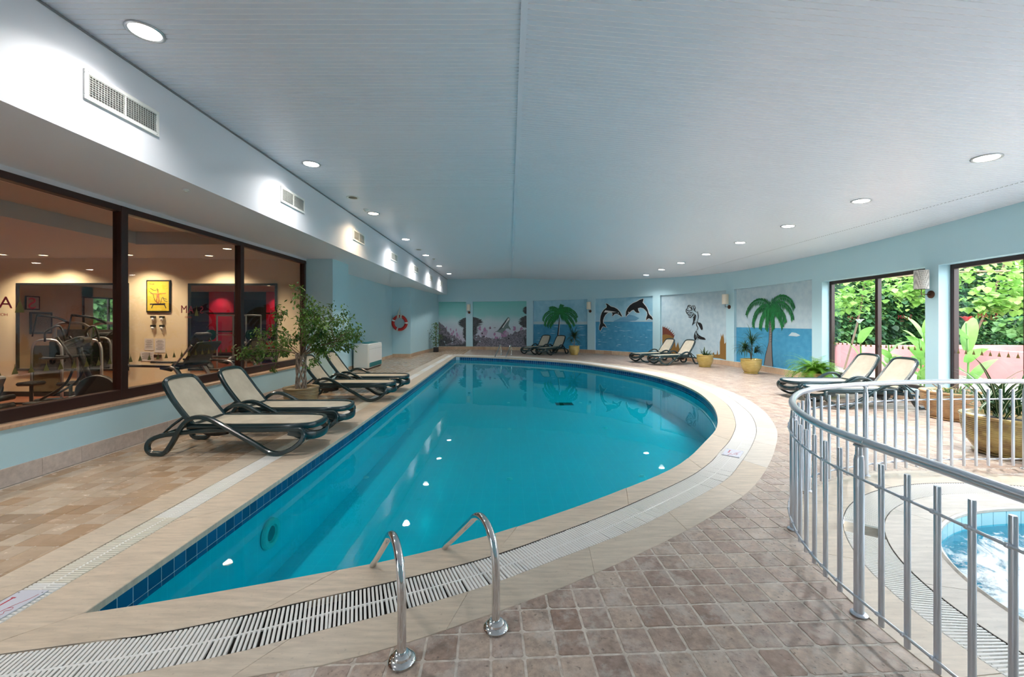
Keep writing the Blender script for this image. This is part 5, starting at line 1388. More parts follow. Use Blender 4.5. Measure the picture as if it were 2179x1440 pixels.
# ================================================================ POOL LADDERS
def ladder(b1, b2, d, reach, label):
    e = empty('pool_ladder', (0,0,0), 0, label, 'pool ladder', 'chrome pool ladders'); d = Vector((d[0], d[1], 0)).normalized()
    for p in (b1, b2):
        p = Vector((p[0], p[1], 0))
        P = [p+Vector((0,0,.004)), p+Vector((0,0,.16)), p+Vector((0,0,.30))]
        arc = [(.015,.385),(.05,.45),(.12,.492),(.20,.495),(.28,.462),(.34,.415)]
        P += [p+d*t+Vector((0,0,z)) for t, z in arc]
        P += [p+d*(.34+(reach-.34)*f)+Vector((0,0,.415+(.02-.415)*f)) for f in (.35,.7,.97)]
        P += [p+d*(reach+.035)+Vector((0,0,-.06)), p+d*(reach+.045)+Vector((0,0,-.16)), p+d*(reach+.045)+Vector((0,0,-.5)), p+d*(reach+.045)+Vector((0,0,-.82))]
        b = MB(); b.tube(crom(P, 4), .0215, 14); rl_ = b.build('rail', M['chrome'], e, smooth=True)
        b = MB(); b.lathe([(.064,.0),(.066,.008),(.058,.018),(.046,.022),(.044,.032),(.034,.040),(.024,.043)], p, 30); b.build('base_flange', M['chrome'], rl_, smooth='auto')
    m1_, m2_ = Vector((*b1, 0)), Vector((*b2, 0))
    for z in (-.30, -.50, -.70):
        a = m1_+d*(reach+.05); c = m2_+d*(reach+.05); b = MB(); q = (a+c)/2; ang = math.atan2((c-a).y, (c-a).x)
        b.bbox((q.x, q.y, z), ((c-a).length, .08, .03), .006, Matrix.Rotation(ang, 3, 'Z')); b.build('tread', M['steel'], e)
ladder((-.509,1.921), (-.071,2.127), (-.46,.887), .83, 'chrome pool ladder in the foreground at the near pool edge')
ladder((-.40,19.55), (.10,19.45), (-.22,-.975), 1.15, 'thin chrome pool ladder at the far end of the pool')

# ================================================================ RAILING
rail_pts = [(1.905,.35),(1.905,.9),(1.906,1.505),(1.91,1.846),(1.915,2.227),(1.935,2.45),(1.998,2.70),(2.10,2.96),(2.267,3.26),(2.505,3.56),(2.78,3.82),(3.134,4.03),(3.507,4.17),(3.95,4.30),(4.494,4.39),(5.05,4.42),(5.59,4.43),(6.3,4.43),(6.9,4.40)]
RC = [Vector((p.x, p.y)) for p in crom([(x, y, 0) for x, y in rail_pts], 8)]
rl = empty('safety_railing', (0,0,0), 0, 'curved brushed metal railing with thin balusters around the whirlpool', 'railing')
AL = M['alu']
b = MB(); b.tube([(p.x, p.y, .952) for p in RC], .0245, 16); b.build('handrail', AL, rl, smooth=True)
RL = [0]
for a, c in zip(RC, RC[1:]): RL.append(RL[-1]+(c-a).length)
def rp(s):
    i = max(0, min(len(RC)-2, bisect.bisect_right(RL, s)-1)); t = (s-RL[i])/(RL[i+1]-RL[i]); return RC[i].lerp(RC[i+1], t), (RC[i+1]-RC[i]).normalized()
sA = min(range(len(RC)), key=lambda i: (RC[i]-Vector((1.913,2.24))).length); sA = RL[sA]
post_s = [sA+k*.965 for k in range(-2, 7) if 0 < sA+k*.965 < RL[-1]-.05]
# offset curves for the two rods (outside the tubes)
def off_rail(d, z):
    out = []
    for i, p in enumerate(RC):
        t = (RC[min(i+1, len(RC)-1)]-RC[max(i-1, 0)]).normalized(); out.append((p.x-t.y*d, p.y+t.x*d, z))
    return out
for z, nm in ((.755, 'upper_rod'), (.10, 'lower_rod')):
    b = MB(); b.tube(off_rail(.022, z), .0075, 8); b.build(nm, AL, rl, smooth=True)
bm_ = MB(); bm_.lathe([(.0,.035),(.0125,.035),(.013,.04),(.013,.862),(.0115,.868),(0,.868)], (0,0,0), 12); o_ = bm_.build('baluster', AL, rl, smooth='auto'); me_bal = o_.data; bpy.data.objects.remove(o_)
bm_ = MB(); bm_.lathe([(.040,0),(.040,.004),(.034,.010),(.0235,.012),(.0235,.845),(.021,.855),(.0205,.868),(.017,.872),(.016,.905),(.014,.92)], (0,0,0), 20); o_ = bm_.build('post', AL, rl, smooth='auto'); me_post = o_.data; bpy.data.objects.remove(o_)
bm_ = MB(); bm_.bbox((0,0,.922), (.055,.03,.012), .004); bm_.tube([(0,-.018,.895),(0,.018,.895)], .005, 6); o_ = bm_.build('rail_bracket', M['steel'], rl, smooth='auto'); me_brk = o_.data; bpy.data.objects.remove(o_)
bm_ = MB(); bm_.lathe([(.0095,-.007),(.011,-.005),(.011,.005),(.0095,.007)], (.0,0,0), 10, axis='x'); bm_.tube([(0,-.022,0),(0,.004,0)], .004, 6); o_ = bm_.build('clip', AL, rl, smooth='auto'); me_clip = o_.data; bpy.data.objects.remove(o_)
def inst(me, nm, loc, rz):
    o = bpy.data.objects.new(nm, me); COL.objects.link(o); o.parent = rl; o.location = loc; o.rotation_euler = (0,0,rz); return o
for s_ in post_s:
    p, t = rp(s_); rz = math.atan2(t.y, t.x); o1 = inst(me_post, 'post', (p.x, p.y, 0), rz); o2 = inst(me_brk, 'rail_bracket', (0,0,0), 0); o2.parent = o1
s_ = post_s[0]-.965+.138
while s_ < RL[-1]-.05:
    if s_ > 0.05 and min(abs(s_-q) for q in post_s) > .06:
        p, t = rp(s_); rz = math.atan2(t.y, t.x); o1 = inst(me_bal, 'baluster', (p.x, p.y, 0), rz)
        for z in (.755, .10): o2 = inst(me_clip, 'clip', (0, .022, z), 0); o2.parent = o1
    s_ += .965/7
for q in (sA-.05, sA+2.9):
    p, t = rp(q); p2, _ = rp(q+.004); b = MB(); b.tube([(p.x, p.y, .952), (p2.x, p2.y, .952)], .0262, 16); b.build('joint_ring', M['steel'], rl, smooth=True)

# ================================================================ DEHUMIDIFIER, LIFEBUOY
e = empty('dehumidifier', (-4.96, 14.28, 0), 0, 'white floor dehumidifier with teal grilles by the left wall recess', 'dehumidifier')
W_, D_, Hh = .52, 1.42, .82
b = MB(); b.bbox((0,0,.035+Hh/2), (W_, D_, Hh), .03); b.build('cabinet', M['offwhite_plastic'], e, smooth='auto')
b = MB(); b.bbox((W_/2+.004, .0, .04+Hh*.55), (.012, D_*.94, Hh*.70), .004); b.build('front_panel', M['white_plastic'], e)
b = MB(); b.box((W_/2+.011, 0, .04+Hh*.78), (.004, D_*.93, .004)); b.build('panel_seam', M['grey_plastic'], e)
b = MB(); b.bbox((W_/2+.006, .0, .145), (.016, D_*.88, .15), .004)
b.build('front_grille', M['teal_plastic'], e)
b = MB()
for k in range(7): b.box((W_/2+.016, 0, .085+.02*k), (.006, D_*.87, .004))
tag(b.build('grille_bars', M['teal_plastic'], e), kind='stuff')
b = MB(); b.bbox((.06,.05,.035+Hh+.012), (.26, D_*.68, .03), .01, Matrix.Rotation(.12, 3, 'Y')); b.build('top_flap', M['teal_plastic'], e)
b = MB(); b.bbox((0,0,.02), (W_*.9, D_*.96, .04), .008); b.build('plinth', M['dark_bronze'], e)
for yy in (-.66, .66):
    b = MB(); b.lathe([(0,-.02),(.035,-.02),(.035,.02),(0,.02)], (.2, yy, .035), 14, axis='y'); b.build('castor', M['black_plastic'], e, smooth='auto')
b = MB(); b.tube(crom([(.1,-.72,.02),(.16,-.82,.02),(.05,-.88,.015),(-.02,-.80,.03),(.08,-.76,.04),(.14,-.80,.035)], 5), .011, 6); b.tube(crom([(-.05,-.73,.02),(-.12,-.8,.02),(-.2,-.78,.015)], 4), .009, 6); b.build('power_cord', M['black_plastic'], e, smooth=True)
e = empty('lifebuoy', (-4.94, 18.29, 1.55), 0, 'red lifebuoy with white bands hanging on the left pilaster', 'lifebuoy')
def torus(R_, r_, a0, a1, n=48, m_=14):
    b = MB(); P = [(math.cos(a0+(a1-a0)*i/n)*R_, 0, math.sin(a0+(a1-a0)*i/n)*R_) for i in range(n + (0 if a1-a0 > 6.28 else 1))]
    b.tube(P, r_, m_, closed=a1-a0 > 6.28, up=(0,1,0)); return b
torus(.295, .068, 0, 2*PI).build('ring', M['red_buoy'], e, smooth=True)
for a in (.0, 1.35, 2.75, 4.4): torus(.295, .0705, a-.11, a+.11, 4).build('white_band', M['white_plastic'], e, smooth=True)
b = MB(); P = []
for k in range(4):
    a0 = k*PI/2+.6; P += [(math.cos(a0+t*PI/2)*(.37+.02*math.sin(t*PI)), -.02, math.sin(a0+t*PI/2)*(.37+.02*math.sin(t*PI))) for t in (0,.25,.5,.75)]
b.tube(P, .007, 5, closed=True)
for k in range(9):
    x = rr_.uniform(-.05,.05); b.tube(crom([(0,.03,.68),(x,-.06,.5),(x*2.2,-.09,.36),(x*2.6+rr_.uniform(-.04,.04),-.085,.22+rr_.uniform(-.06,.08)),(x,-.06,.42),(0,.03,.66)], 4), .006, 5)
b.build('rope', M['rope'], e, smooth=True)
b = MB(); b.tube([(0,.075,.70),(0,.0,.70),(0,-.02,.73)], .008, 6); b.build('hook', M['steel'], e)

# ================================================================ GYM BEHIND THE GLASS
GZ, GY, GX = -.25, 10.1, -19.0
def wallbox(name, x0, x1, y0, y1, z0, z1, m, label, cat='wall'):
    b = MB(); b.box(((x0+x1)/2, (y0+y1)/2, (z0+z1)/2), (x1-x0, y1-y0, z1-z0)); return tag(b.build(name, M[m]), label, cat, kind='structure')
wallbox('floor_gym', GX, -5.2, -1.2, GY, GZ-.05, GZ, 'wood_floor_red', 'reddish wooden floor of the gym', 'floor')
wallbox('wall_gym_back', GX, -5.2, GY, GY+.1, GZ, 3.4, 'gym_wall', 'cream back wall of the gym')
wallbox('wall_gym_front', GX, -5.2, -1.3, -1.2, GZ, 3.4, 'purple_wall', 'dark purple wall of the gym')
wallbox('baseboard_gym', GX, -5.25, GY-.02, GY, GZ, GZ+.12, 'black_frame', 'black baseboard of the gym', 'baseboard')
b = MB()
b.box((GX-.05, 5.9, 1.5), (.1, 8.6, 3.6)); b.box((GX-.05, -.75, 1.5), (.1, 1.2, 3.6)); b.box((GX-.05, .9, .1), (.1, 2.4, .9)); b.box((GX-.05, .9, 3.0), (.1, 2.4, .6)); tag(b.build('wall_gym_left', M['gym_wall']), 'cream far side wall of the gym', 'wall', kind='structure')
b = MB(); b.box(((GX-7.5)/2, 4.4, 3.22), (-7.5-GX, 11.3, .1)); b.box((-6.35, 9.12, 3.2), (2.3, 1.95, .1)); b.box((-6.35, 3.4, 3.45), (2.3, 9.6, .1)); tag(b.build('ceiling_gym', M['gym_ceiling']), 'warm grey stepped ceiling of the gym', 'ceiling', kind='structure')
b = MB(); b.box((-7.49, 3.4, 3.29), (.03, 9.5, .26)); b.box((-6.35, 8.15, 3.29), (2.3, .03, .26)); tag(b.build('trim_gym_bulkhead', M['gym_ceiling_drop']), 'pale bulkhead edge in the gym ceiling', 'trim', kind='structure')
e = empty('window_6', label='window at the far side of the gym', cat='window', kind='structure')
b = MB()
for y in (-.25, .9, 2.05): b.box((GX, y, 1.6), (.08,.07,2.2))
for z in (.55, 2.7): b.box((GX, .9, z), (.08,2.4,.07))
b.build('frame', M['dark_bronze'], e); b = MB(); b.box((GX, .9, 1.6), (.01, 2.3, 2.1)); b.build('pane', M['glass'], e)
def gmirror(x0, x1, z0, z1, label):
    e = empty('wall_mirror', ((x0+x1)/2, GY-.002, (z0+z1)/2), 0, label, 'mirror', 'framed gym mirrors'); w, h = x1-x0, z1-z0
    b = MB(); b.box((0,-.012,0), (w-.06,.012,h-.06)); b.build('mirror_glass', M['mirror'], e)
    b = MB(); b.bbox((0,-.022,h/2-.025), (w,.04,.05), .004); b.bbox((0,-.022,-h/2+.025), (w,.04,.05), .004); b.bbox((-w/2+.025,-.022,0), (.05,.04,h-.1), .004); b.bbox((w/2-.025,-.022,0), (.05,.04,h-.1), .004); b.build('frame', M['black_frame'], e)
gmirror(-12.22, -9.44, .39, 2.56, 'large black framed mirror at the left of the gym back wall')
gmirror(-7.96, -5.76, .39, 2.55, 'large black framed mirror behind the treadmills')
# poster
e = empty('framed_poster', (-8.70, GY-.002, 2.235), 0, 'yellow fitness poster in a black frame on the gym wall', 'poster')
b = MB(); b.bbox((0,-.015,0), (.60,.03,.80), .006); b.build('frame', M['black_frame'], e)
b = MB(); b.box((0,-.032,0), (.53,.004,.73)); b.build('print', M['poster_yellow'], e)
text('Voit', .075, (-.15,-.036,.30), (PI/2,0,0), M['ink'], e)
b = MB()
def pstroke(b, L, w):
    P = [Vector(p) for p in L]
    for a, c in zip(P, P[1:]):
        t = (c-a).normalized(); n_ = Vector((-t.y, t.x))*w*.5; b.add([(q.x, -.0362, q.y) for q in (a-n_, c-n_, c+n_, a+n_)], [(0,1,2,3)])
pstroke(b, [(-.16,-.30),(-.12,-.21),(.16,-.21),(.20,-.30)], .022); pstroke(b, [(-.20,-.20),(.18,-.19)], .03)
for L in ([(-.22,.12),(-.12,.05),(-.08,-.1),(0,-.19)], [(.22,-.08),(.1,-.04),(.06,-.19)], [(-.2,.2),(-.1,.14),(.02,.16)], [(-.02,.2),(0,.1)], [(.12,-.02),(.16,-.12),(.24,-.14)]): pstroke(b, L, .012)
b.build('machine_print', M['ink'], e)
b = MB(); pstroke(b, [(-.19,.07),(-.04,.055),(.05,.06),(.20,.07)], .022); pstroke(b, [(0,.06),(0,-.04)], .07); pstroke(b, [(-.02,-.04),(-.04,-.12),(.0,-.18)], .03); pstroke(b, [(.02,-.04),(.03,-.12),(.01,-.18)], .03)
P = [(math.cos(a*PI/4)*.022, -.0363, .105+math.sin(a*PI/4)*.028) for a in range(8)]; b.add(P, [tuple(range(8))]); b.build('athlete_print', M['skin_print'], e)
# notices and cup holders
for k, (x0, x1, y0, y1, lab) in enumerate(((308,327,720,745,'white printed notice, left of the upper pair on the gym wall'),(330,352,720,750,'white printed notice, right of the upper pair on the gym wall'),(299,328,748,768,'wide white printed notice below the pair on the gym wall'))):
    a = at(x0, y0, GY); c = at(x1, y1, GY); e = empty('notice', ((a.x+c.x)/2, GY-.003, (a.z+c.z)/2), 0, lab, 'notice', 'printed notices on the gym wall'); w, h = c.x-a.x, a.z-c.z
    b = MB(); b.box((0,-.002,0), (w,.003,h)); b.build('sheet', M['paper'], e); b = MB()
    for j in range(9): b.box((0,-.0045,h*.36-h*.08*j), (w*(.75 if j % 3 else .5), .001, h*.018))
    b.build('printed_lines', M['ink'], e)
for k, (px, py) in enumerate(((328,676),(347,676),(328,695),(347,695))):
    p = at(px, py, GY); e = empty('cup_dispenser', (p.x, GY-.003, p.z), 0, f"small black topped cup dispenser, {['upper left','upper right','lower left','lower right'][k]} of the four under the poster", 'dispenser', 'cup dispensers on the gym wall')
    b = MB(); b.bbox((0,-.03,.02), (.10,.06,.05), .006); b.build('holder', M['black_plastic'], e)
    b = MB(); b.lathe([(.024,-.07),(.034,.0)], (0,-.035,0), 14); b.build('cups', M['acrylic'], e, smooth=True)
e = empty('wall_box', (at(338,757,GY).x, GY-.003, at(338,757,GY).z), 0, 'small dark box on the gym wall beside the notices', 'box'); b = MB(); b.bbox((0,-.03,0), (.16,.06,.08), .008); b.build('case', M['dark_bronze'], e)
# red lit panels and things the mirrors show
for k, x in enumerate((-15.1, -12.1)):
    e = empty('red_panel', (x, -1.18, 1.6), 0, ['tall red lit panel seen in the gym mirror, left one', 'tall red lit panel seen in the gym mirror, right one'][k], 'panel', 'red panels of the gym')
    b = MB(); b.box((0,.02,0), (1.3,.03,3.2)); b.build('panel', M['red_wall'], e); b = MB()
    for z in (-.5,.45,1.6): b.box((0,.04,z), (1.36,.03,.06))
    b.build('batten', M['black_frame'], e)
    l = bpy.data.lights.new('panel_spot', 'SPOT'); l.energy = 60; l.color = (1,.75,.7); l.spot_size = 1.6; l.spot_blend = 1; o = bpy.data.objects.new('panel_spot', l); COL.objects.link(o); o.parent = e; o.location = (0,.7,1.5); o.rotation_euler = (-.5,0,0)
for k, (y, z, s_) in enumerate(((3.7, 1.55, .8), (4.0, 2.35, .5))):
    e = empty('framed_picture', (GX+.02, y, z), 0, ['dark framed picture on the far gym side wall', 'small framed certificate on the far gym side wall'][k], 'picture'); b = MB(); b.bbox((.02,0,0), (.03,s_,s_*1.1), .006); b.build('frame', M['black_frame'], e); b = MB(); b.box((.038,0,0), (.004,s_*.82,s_*.92)); b.build('print', M['bark' if k == 0 else 'paper'], e)
# gym lights
gl = [(-11.8,9.45),(-10.95,9.55),(-8.9,9.5),(-7.02,9.5),(-5.97,8.6),(-13.4,6),(-10.4,6.2),(-6.3,6.6),(-6.3,3.6),(-10.4,2.6),(-14.6,2.6),(-16.5,6)]
nm_ = ['above the left gym mirror','above the left gym mirror, right of its twin','above the yellow poster','above the right gym mirror','near the glass before the right mirror','deep in the gym on the left','over the bench in the gym','close behind the first glass pane','close behind the glass near the camera','in the camera end of the gym','in the far camera end of the gym','in the far left of the gym']
for k, (x, y) in enumerate(gl):
    z = 3.40 if x > -7.5 and y < 8.15 else (3.15 if x > -7.5 else 3.17)
    downlight(x, y, z-.001, 0, 'warm round gym downlight '+nm_[k], 'warm gym downlights', GYM_W, GYM_COL, 'lamp_gym', .085, 2.4)
# machines
BP, GP, ST = M['black_plastic'], M['grey_plastic'], M['steel']
def treadmill(x, y, label):     # user stands at -x, looking to +x ; origin under the console
    e = empty('treadmill', (x, y, GZ), 0, label, 'treadmill', 'treadmills behind the glass')
    b = MB(); b.bbox((-.55,0,.13), (1.75,.66,.12), .03); b.build('deck', BP, e)
    b = MB(); b.box((-.62,0,.195), (1.45,.46,.012)); b.build('belt', M['vent_dark'], e)
    b = MB(); b.bbox((.30,0,.20), (.30,.70,.22), .05); b.build('motor_cover', GP, e)
    for sd in (-1, 1):
        b = MB(); b.tube(crom([(.42,.33*sd,.16),(.28,.33*sd,.55),(.06,.33*sd,.95),(-.05,.33*sd,1.02)], 4), .045, 8, r2=.025, up=(0,1,0)); b.build('upright', ST, e, smooth='auto')
        b = MB(); b.tube(crom([(.10,.33*sd,1.0),(-.15,.33*sd,1.03),(-.45,.33*sd,1.04),(-1.0,.33*sd,1.05)], 3), .024, 8); b.tube([(-.05,.33*sd,.99),(-.25,.33*sd,1.0)], [.05,.02], 8); b.build('handrail', BP, e, smooth=True)
    b = MB(); b.tube([(.0,-.30,1.0),(.0,.30,1.0)], .04, 8); b.bbox((.05,0,1.05), (.3,.62,.10), .04); b.build('crossbar', BP, e, smooth='auto')
    b = MB(); b.bbox((.28,0,1.28), (.06,.62,.48), .025, Matrix.Rotation(.62, 3, 'Y')); b.build('console', BP, e, smooth='auto')
    b = MB(); b.bbox((.245,0,1.30), (.01,.36,.26), .004, Matrix.Rotation(.62, 3, 'Y')); b.build('screen', GP, e)
    for sd in (-1, 1): b = MB(); b.tube([(-.02,.30*sd,1.04),(.30,.31*sd,1.42)], .018, 6); b.build('console_arm', ST, e)
treadmill(-6.12, 7.75, 'dark treadmill nearest the glass behind the front lounger')
treadmill(-5.95, 9.0, 'dark treadmill farther back before the right gym mirror')
treadmill(-10.9, 1.6, 'dark treadmill in the camera end of the gym')
def elliptical(x, y, rz, label, s=1.0):
    e = empty('elliptical_trainer', (x, y, GZ), rz, label, 'exercise machine', 'exercise machines in the gym'); e.scale = (s, s, s)
    b = MB(); b.bbox((0,0,.05), (1.5,.12,.08), .02); b.bbox((-.7,0,.04), (.12,.6,.07), .02); b.bbox((.65,0,.04), (.12,.6,.07), .02); b.build('base', BP, e)
    b = MB(); b.lathe([(0,-.07),(.30,-.07),(.32,-.04),(.32,.04),(.30,.07),(0,.07)], (.38,0,.42), 28, axis='y'); b.build('flywheel_housing', BP, e, smooth='auto')
    b = MB(); b.tube(crom([(.45,0,.1),(.30,0,.6),(.15,0,1.1),(.12,0,1.32)], 4), .05, 8); b.build('mast', BP, e, smooth=True)
    b = MB(); b.bbox((.10,0,1.42), (.34,.46,.12), .04, Matrix.Rotation(-.5, 3, 'Y')); b.build('console', BP, e, smooth='auto')
    b = MB(); b.bbox((.04,0,1.49), (.22,.30,.02), .006, Matrix.Rotation(-.5, 3, 'Y')); b.build('screen', GP, e)
    for sd in (-1, 1):
        b = MB(); b.tube(crom([(-.35,.26*sd,.32),(.0,.27*sd,.6),(.12,.28*sd,1.0),(.02,.28*sd,1.3),(-.12,.26*sd,1.55)], 4), .022, 8); b.build('moving_arm', BP, e, smooth=True)
        b = MB(); b.tube(crom([(.12,.05*sd,1.15),(-.1,.25*sd,1.12),(-.32,.27*sd,1.14)], 4), .024, 8); b.build('grip', BP, e, smooth=True)
        b = MB(); b.tube([(-.62,.2*sd,.16),(.35,.2*sd,.36)], .025, 6); b.bbox((-.4,.2*sd,.26), (.4,.14,.05), .02); b.build('pedal', BP, e, smooth='auto')
elliptical(-9.0, 8.35, .5, 'dark exercise machine with a wide console behind the first glass pane')
elliptical(-11.6, 8.6, .2, 'dark exercise machine at the far left behind the glass')
elliptical(-8.6, 3.0, 2.6, 'exercise machine in the camera end of the gym')
def bench(x, y, rz, label):
    e = empty('workout_bench', (x, y, GZ), rz, label, 'bench')
    b = MB(); b.tube([(-.6,0,.05),(-.45,0,.42)], .03, 6); b.tube([(.5,0,.05),(.42,0,.42)], .03, 6); b.tube([(-.5,0,.42),(.55,0,.42)], .035, 6); b.bbox((-.6,0,.03), (.08,.5,.06), .01); b.bbox((.5,0,.03), (.08,.5,.06), .01); b.build('frame', BP, e)
    b = MB(); b.bbox((-.15,0,.48), (.9,.30,.08), .03); b.build('pad', M['vent_dark'], e, smooth='auto'); b = MB(); b.bbox((.50,0,.62), (.12,.30,.42), .03, Matrix.Rotation(.35, 3, 'Y')); b.build('back_pad', M['vent_dark'], e, smooth='auto')
    for z in (.22, .40):
        b = MB(); b.tube([(.62,-.24,z),(.62,.24,z)], .055, 10); b.build('roller', BP, e, smooth=True)
bench(-10.2, 7.55, .15, 'low black workout bench with rollers behind the first glass pane')
def tower(x, y, rz, label):
    e = empty('weight_machine', (x, y, GZ), rz, label, 'exercise machine', 'weight machines shown in the mirror')
    b = MB(); b.tube(crom([(-.45,0,.02),(-.45,0,1.5),(-.38,0,1.72),(-.2,0,1.8),(.2,0,1.8),(.38,0,1.72),(.45,0,1.5),(.45,0,.02)], 4), .045, 8); b.build('frame', ST, e, smooth=True)
    b = MB(); b.bbox((0,0,.85), (.74,.03,1.5), .01); b.build('shroud', GP, e)
    b = MB(); b.tube(crom([(0,-.1,1.8),(.1,-.5,1.98),(.3,-1.0,2.05)], 3), .035, 8); b.tube([(.3,-1.0,2.05),(.35,-1.1,1.4)], .02, 6); b.build('lever_arm', BP, e, smooth=True)
    b = MB(); b.bbox((0,-.9,.5), (.4,.45,.1), .04); b.bbox((0,-.66,.9), (.4,.1,.7), .04); b.build('seat', BP, e, smooth='auto')
    b = MB(); b.tube([(0,-.8,.03),(0,-.8,.45)], .04, 6); b.tube([(0,-1.1,.03),(0,0,.03)], .035, 6); b.build('seat_frame', ST, e)
tower(-14.6, 6.6, 2.8, 'silver framed weight machine, left one, mirrored in the gym mirror'); tower(-13.0, 7.0, 2.9, 'silver framed weight machine, right one, mirrored in the gym mirror')
def station(x, y, rz, label):
    e = empty('cable_machine', (x, y, GZ), rz, label, 'exercise machine', 'shrouded cable machines before the gym mirror')
    b = MB(); b.tube(crom([(-.30,0,.02),(-.30,0,1.05),(-.26,0,1.32),(-.14,0,1.42),(.14,0,1.42),(.26,0,1.32),(.30,0,1.05),(.30,0,.02)], 4), .028, 8); b.build('frame', ST, e, smooth=True)
    b = MB(); b.bbox((0,0,.75), (.56,.012,1.1), .004); b.build('shroud', M['smoked'], e)
    b = MB(); b.tube(crom([(0,-.05,1.40),(.15,-.2,1.62),(.5,-.3,1.75),(.62,-.3,1.4)], 4), .022, 6); b.tube([(-.35,-.35,.03),(.35,-.35,.03)], .025, 6); b.tube([(0,-.5,.03),(0,0,.03)], .025, 6); b.build('lever_arm', BP, e, smooth=True)
    b = MB(); b.bbox((.05,-.42,.48), (.34,.34,.08), .03); b.tube([(.05,-.42,.03),(.05,-.42,.45)], .03, 6); b.build('seat', BP, e, smooth='auto')
station(-10.75, 9.45, .15, 'smoked shroud cable machine, left one before the gym mirror'); station(-9.75, 9.45, -.1, 'smoked shroud cable machine, right one before the gym mirror')
e = empty('barbell_rack', (-10.6, 4.2, GZ), .1, 'power rack holding a barbell with green plates', 'weight rack')
b = MB()
for x in (-.6,.6):
    for y in (-.4,.4): b.tube([(x,y,0),(x,y,2.1)], .03, 6)
    b.tube([(x,-.4,2.1),(x,.4,2.1)], .03, 6); b.tube([(x,-.5,.03),(x,.5,.03)], .03, 6)
b.tube([(-.6,.4,2.1),(.6,.4,2.1)], .03, 6); b.build('rack_frame', ST, e)
b = MB(); b.tube([(-1.1,.45,1.35),(1.1,.45,1.35)], .014, 8); b.build('bar', M['chrome'], e)
for x in (-.85,-.78,.78,.85): b = MB(); b.lathe([(.02,-.015),(.2,-.015),(.2,.015),(.02,.015)], (x,.45,1.35), 24, axis='x'); b.build('plate', M['plate_green'], e, smooth='auto')

# ================================================================ GARDEN OUTSIDE
b = MB(); b.box((22, 8, -.05), (26.5, 40, .1)); tag(b.build('ground_outside', M['exterior_ground']), 'paved ground outside the windows', 'ground', kind='structure')
b = MB(); b.box((-25, 2, -.4), (11.5, 30, .1)); tag(b.build('ground_outside_left', M['exterior_ground']), 'ground outside the far gym window', 'ground', kind='structure')
e = empty('planter_wall', (0,0,0), 0, 'rose pink rendered planter wall outside the garden windows', 'planter wall')
b = MB()
b.prism(ccw([(11.45,13.4),(11.7,13.4),(13.6,19),(13.3,19)]), 0, .83, .01); b.build('side_wall', M['pink_wall'], e)
b = MB(); b.prism(ccw([(11.45,13.2),(26,13.2),(26,13.5),(11.45,13.5)]), 0, .83, .01); b.build('front_wall', M['pink_wall'], e)
b = MB(); b.prism(ccw([(13.5,9.2),(13.85,9.2),(13.85,13.2),(13.5,13.2)]), 0, .80, .01); b.prism(ccw([(13.5,-4),(13.9,-4),(13.9,9.2),(13.5,9.2)]), 0, .80, .01); b.build('low_wall', M['pink_wall'], e)
b = MB(); b.prism(ccw([(11.7,13.5),(26,13.5),(26,19),(13.4,19)]), 0, .76, 0); b.build('planting_soil', M['soil'], e)
def ivy(mb, o, ux, uy, w, h, n, seed, thick=.5, size=.17, nrm=None):
    r_ = random.Random(seed); ux = Vector(ux); uy = Vector(uy); nrm = ux.cross(uy).normalized() if nrm is None else Vector(nrm)
    for _ in range(n):
        a, c = r_.random()*w, r_.random()*h; p = Vector(o)+ux*a+uy*c
        bulge = noise.noise(p*.55)*.8+noise.noise(p*1.5)*.35
        p = p+nrm*(bulge*thick+r_.uniform(-.25,.1))
        d = (nrm*.55+Vector((r_.uniform(-.7,.7), r_.uniform(-.7,.7), r_.uniform(-1.0,.1)))).normalized(); s_ = d.cross(Vector((r_.uniform(-.3,.3), r_.uniform(-.3,.3), 1))).normalized()
        L = size*r_.uniform(.6,1.35); u = s_.cross(d).normalized(); wd = L*.45
        P = [p, p+d*L*.2+s_*wd, p+d*L*.62+s_*wd*.8, p+d*L-u*L*.15, p+d*L*.62-s_*wd*.8, p+d*L*.2-s_*wd]
        mb.add(P, [(0,1,2,3), (0,3,4,5)])
hd = empty('ivy_hedge', (0,0,0), 0, 'tall green ivy covered wall beyond the pink planter', 'ivy')
b = MB(); b.box((19.5,15.2,1.9), (15.5,.3,3.8)); b.box((24.5,4,1.9), (.3,24,3.8)); b.build('ivy_wall', M['leaf_ivy_dark'], hd)
b = MB(); ivy(b, (11.6,14.9,.75), (1,0,0), (0,0,1), 12.5, 3.6, 21000, 3, .7, .135, (0,-1,0)); ivy(b, (17.0,8.8,.2), (0,1,0), (0,0,1), 5.5, 1.6, 900, 6, .5, .2, (-1,0,0)); tag(b.build('ivy_leaves', M['leaf_ivy'], hd), kind='stuff')
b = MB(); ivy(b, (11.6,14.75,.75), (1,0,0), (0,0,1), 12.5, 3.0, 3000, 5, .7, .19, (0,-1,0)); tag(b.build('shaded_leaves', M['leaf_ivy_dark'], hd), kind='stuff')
b = MB(); ivy(b, (23.5,-4,.0), (0,1,0), (0,0,1), 18, 4.2, 5200, 8, .8, .3, (-1,0,0)); tag(b.build('side_leaves', M['leaf_ivy'], hd), kind='stuff')
hg = empty('overhanging_vine', (0,0,0), 0, 'light green vine branches hanging outside the garden windows', 'vine')
b = MB()
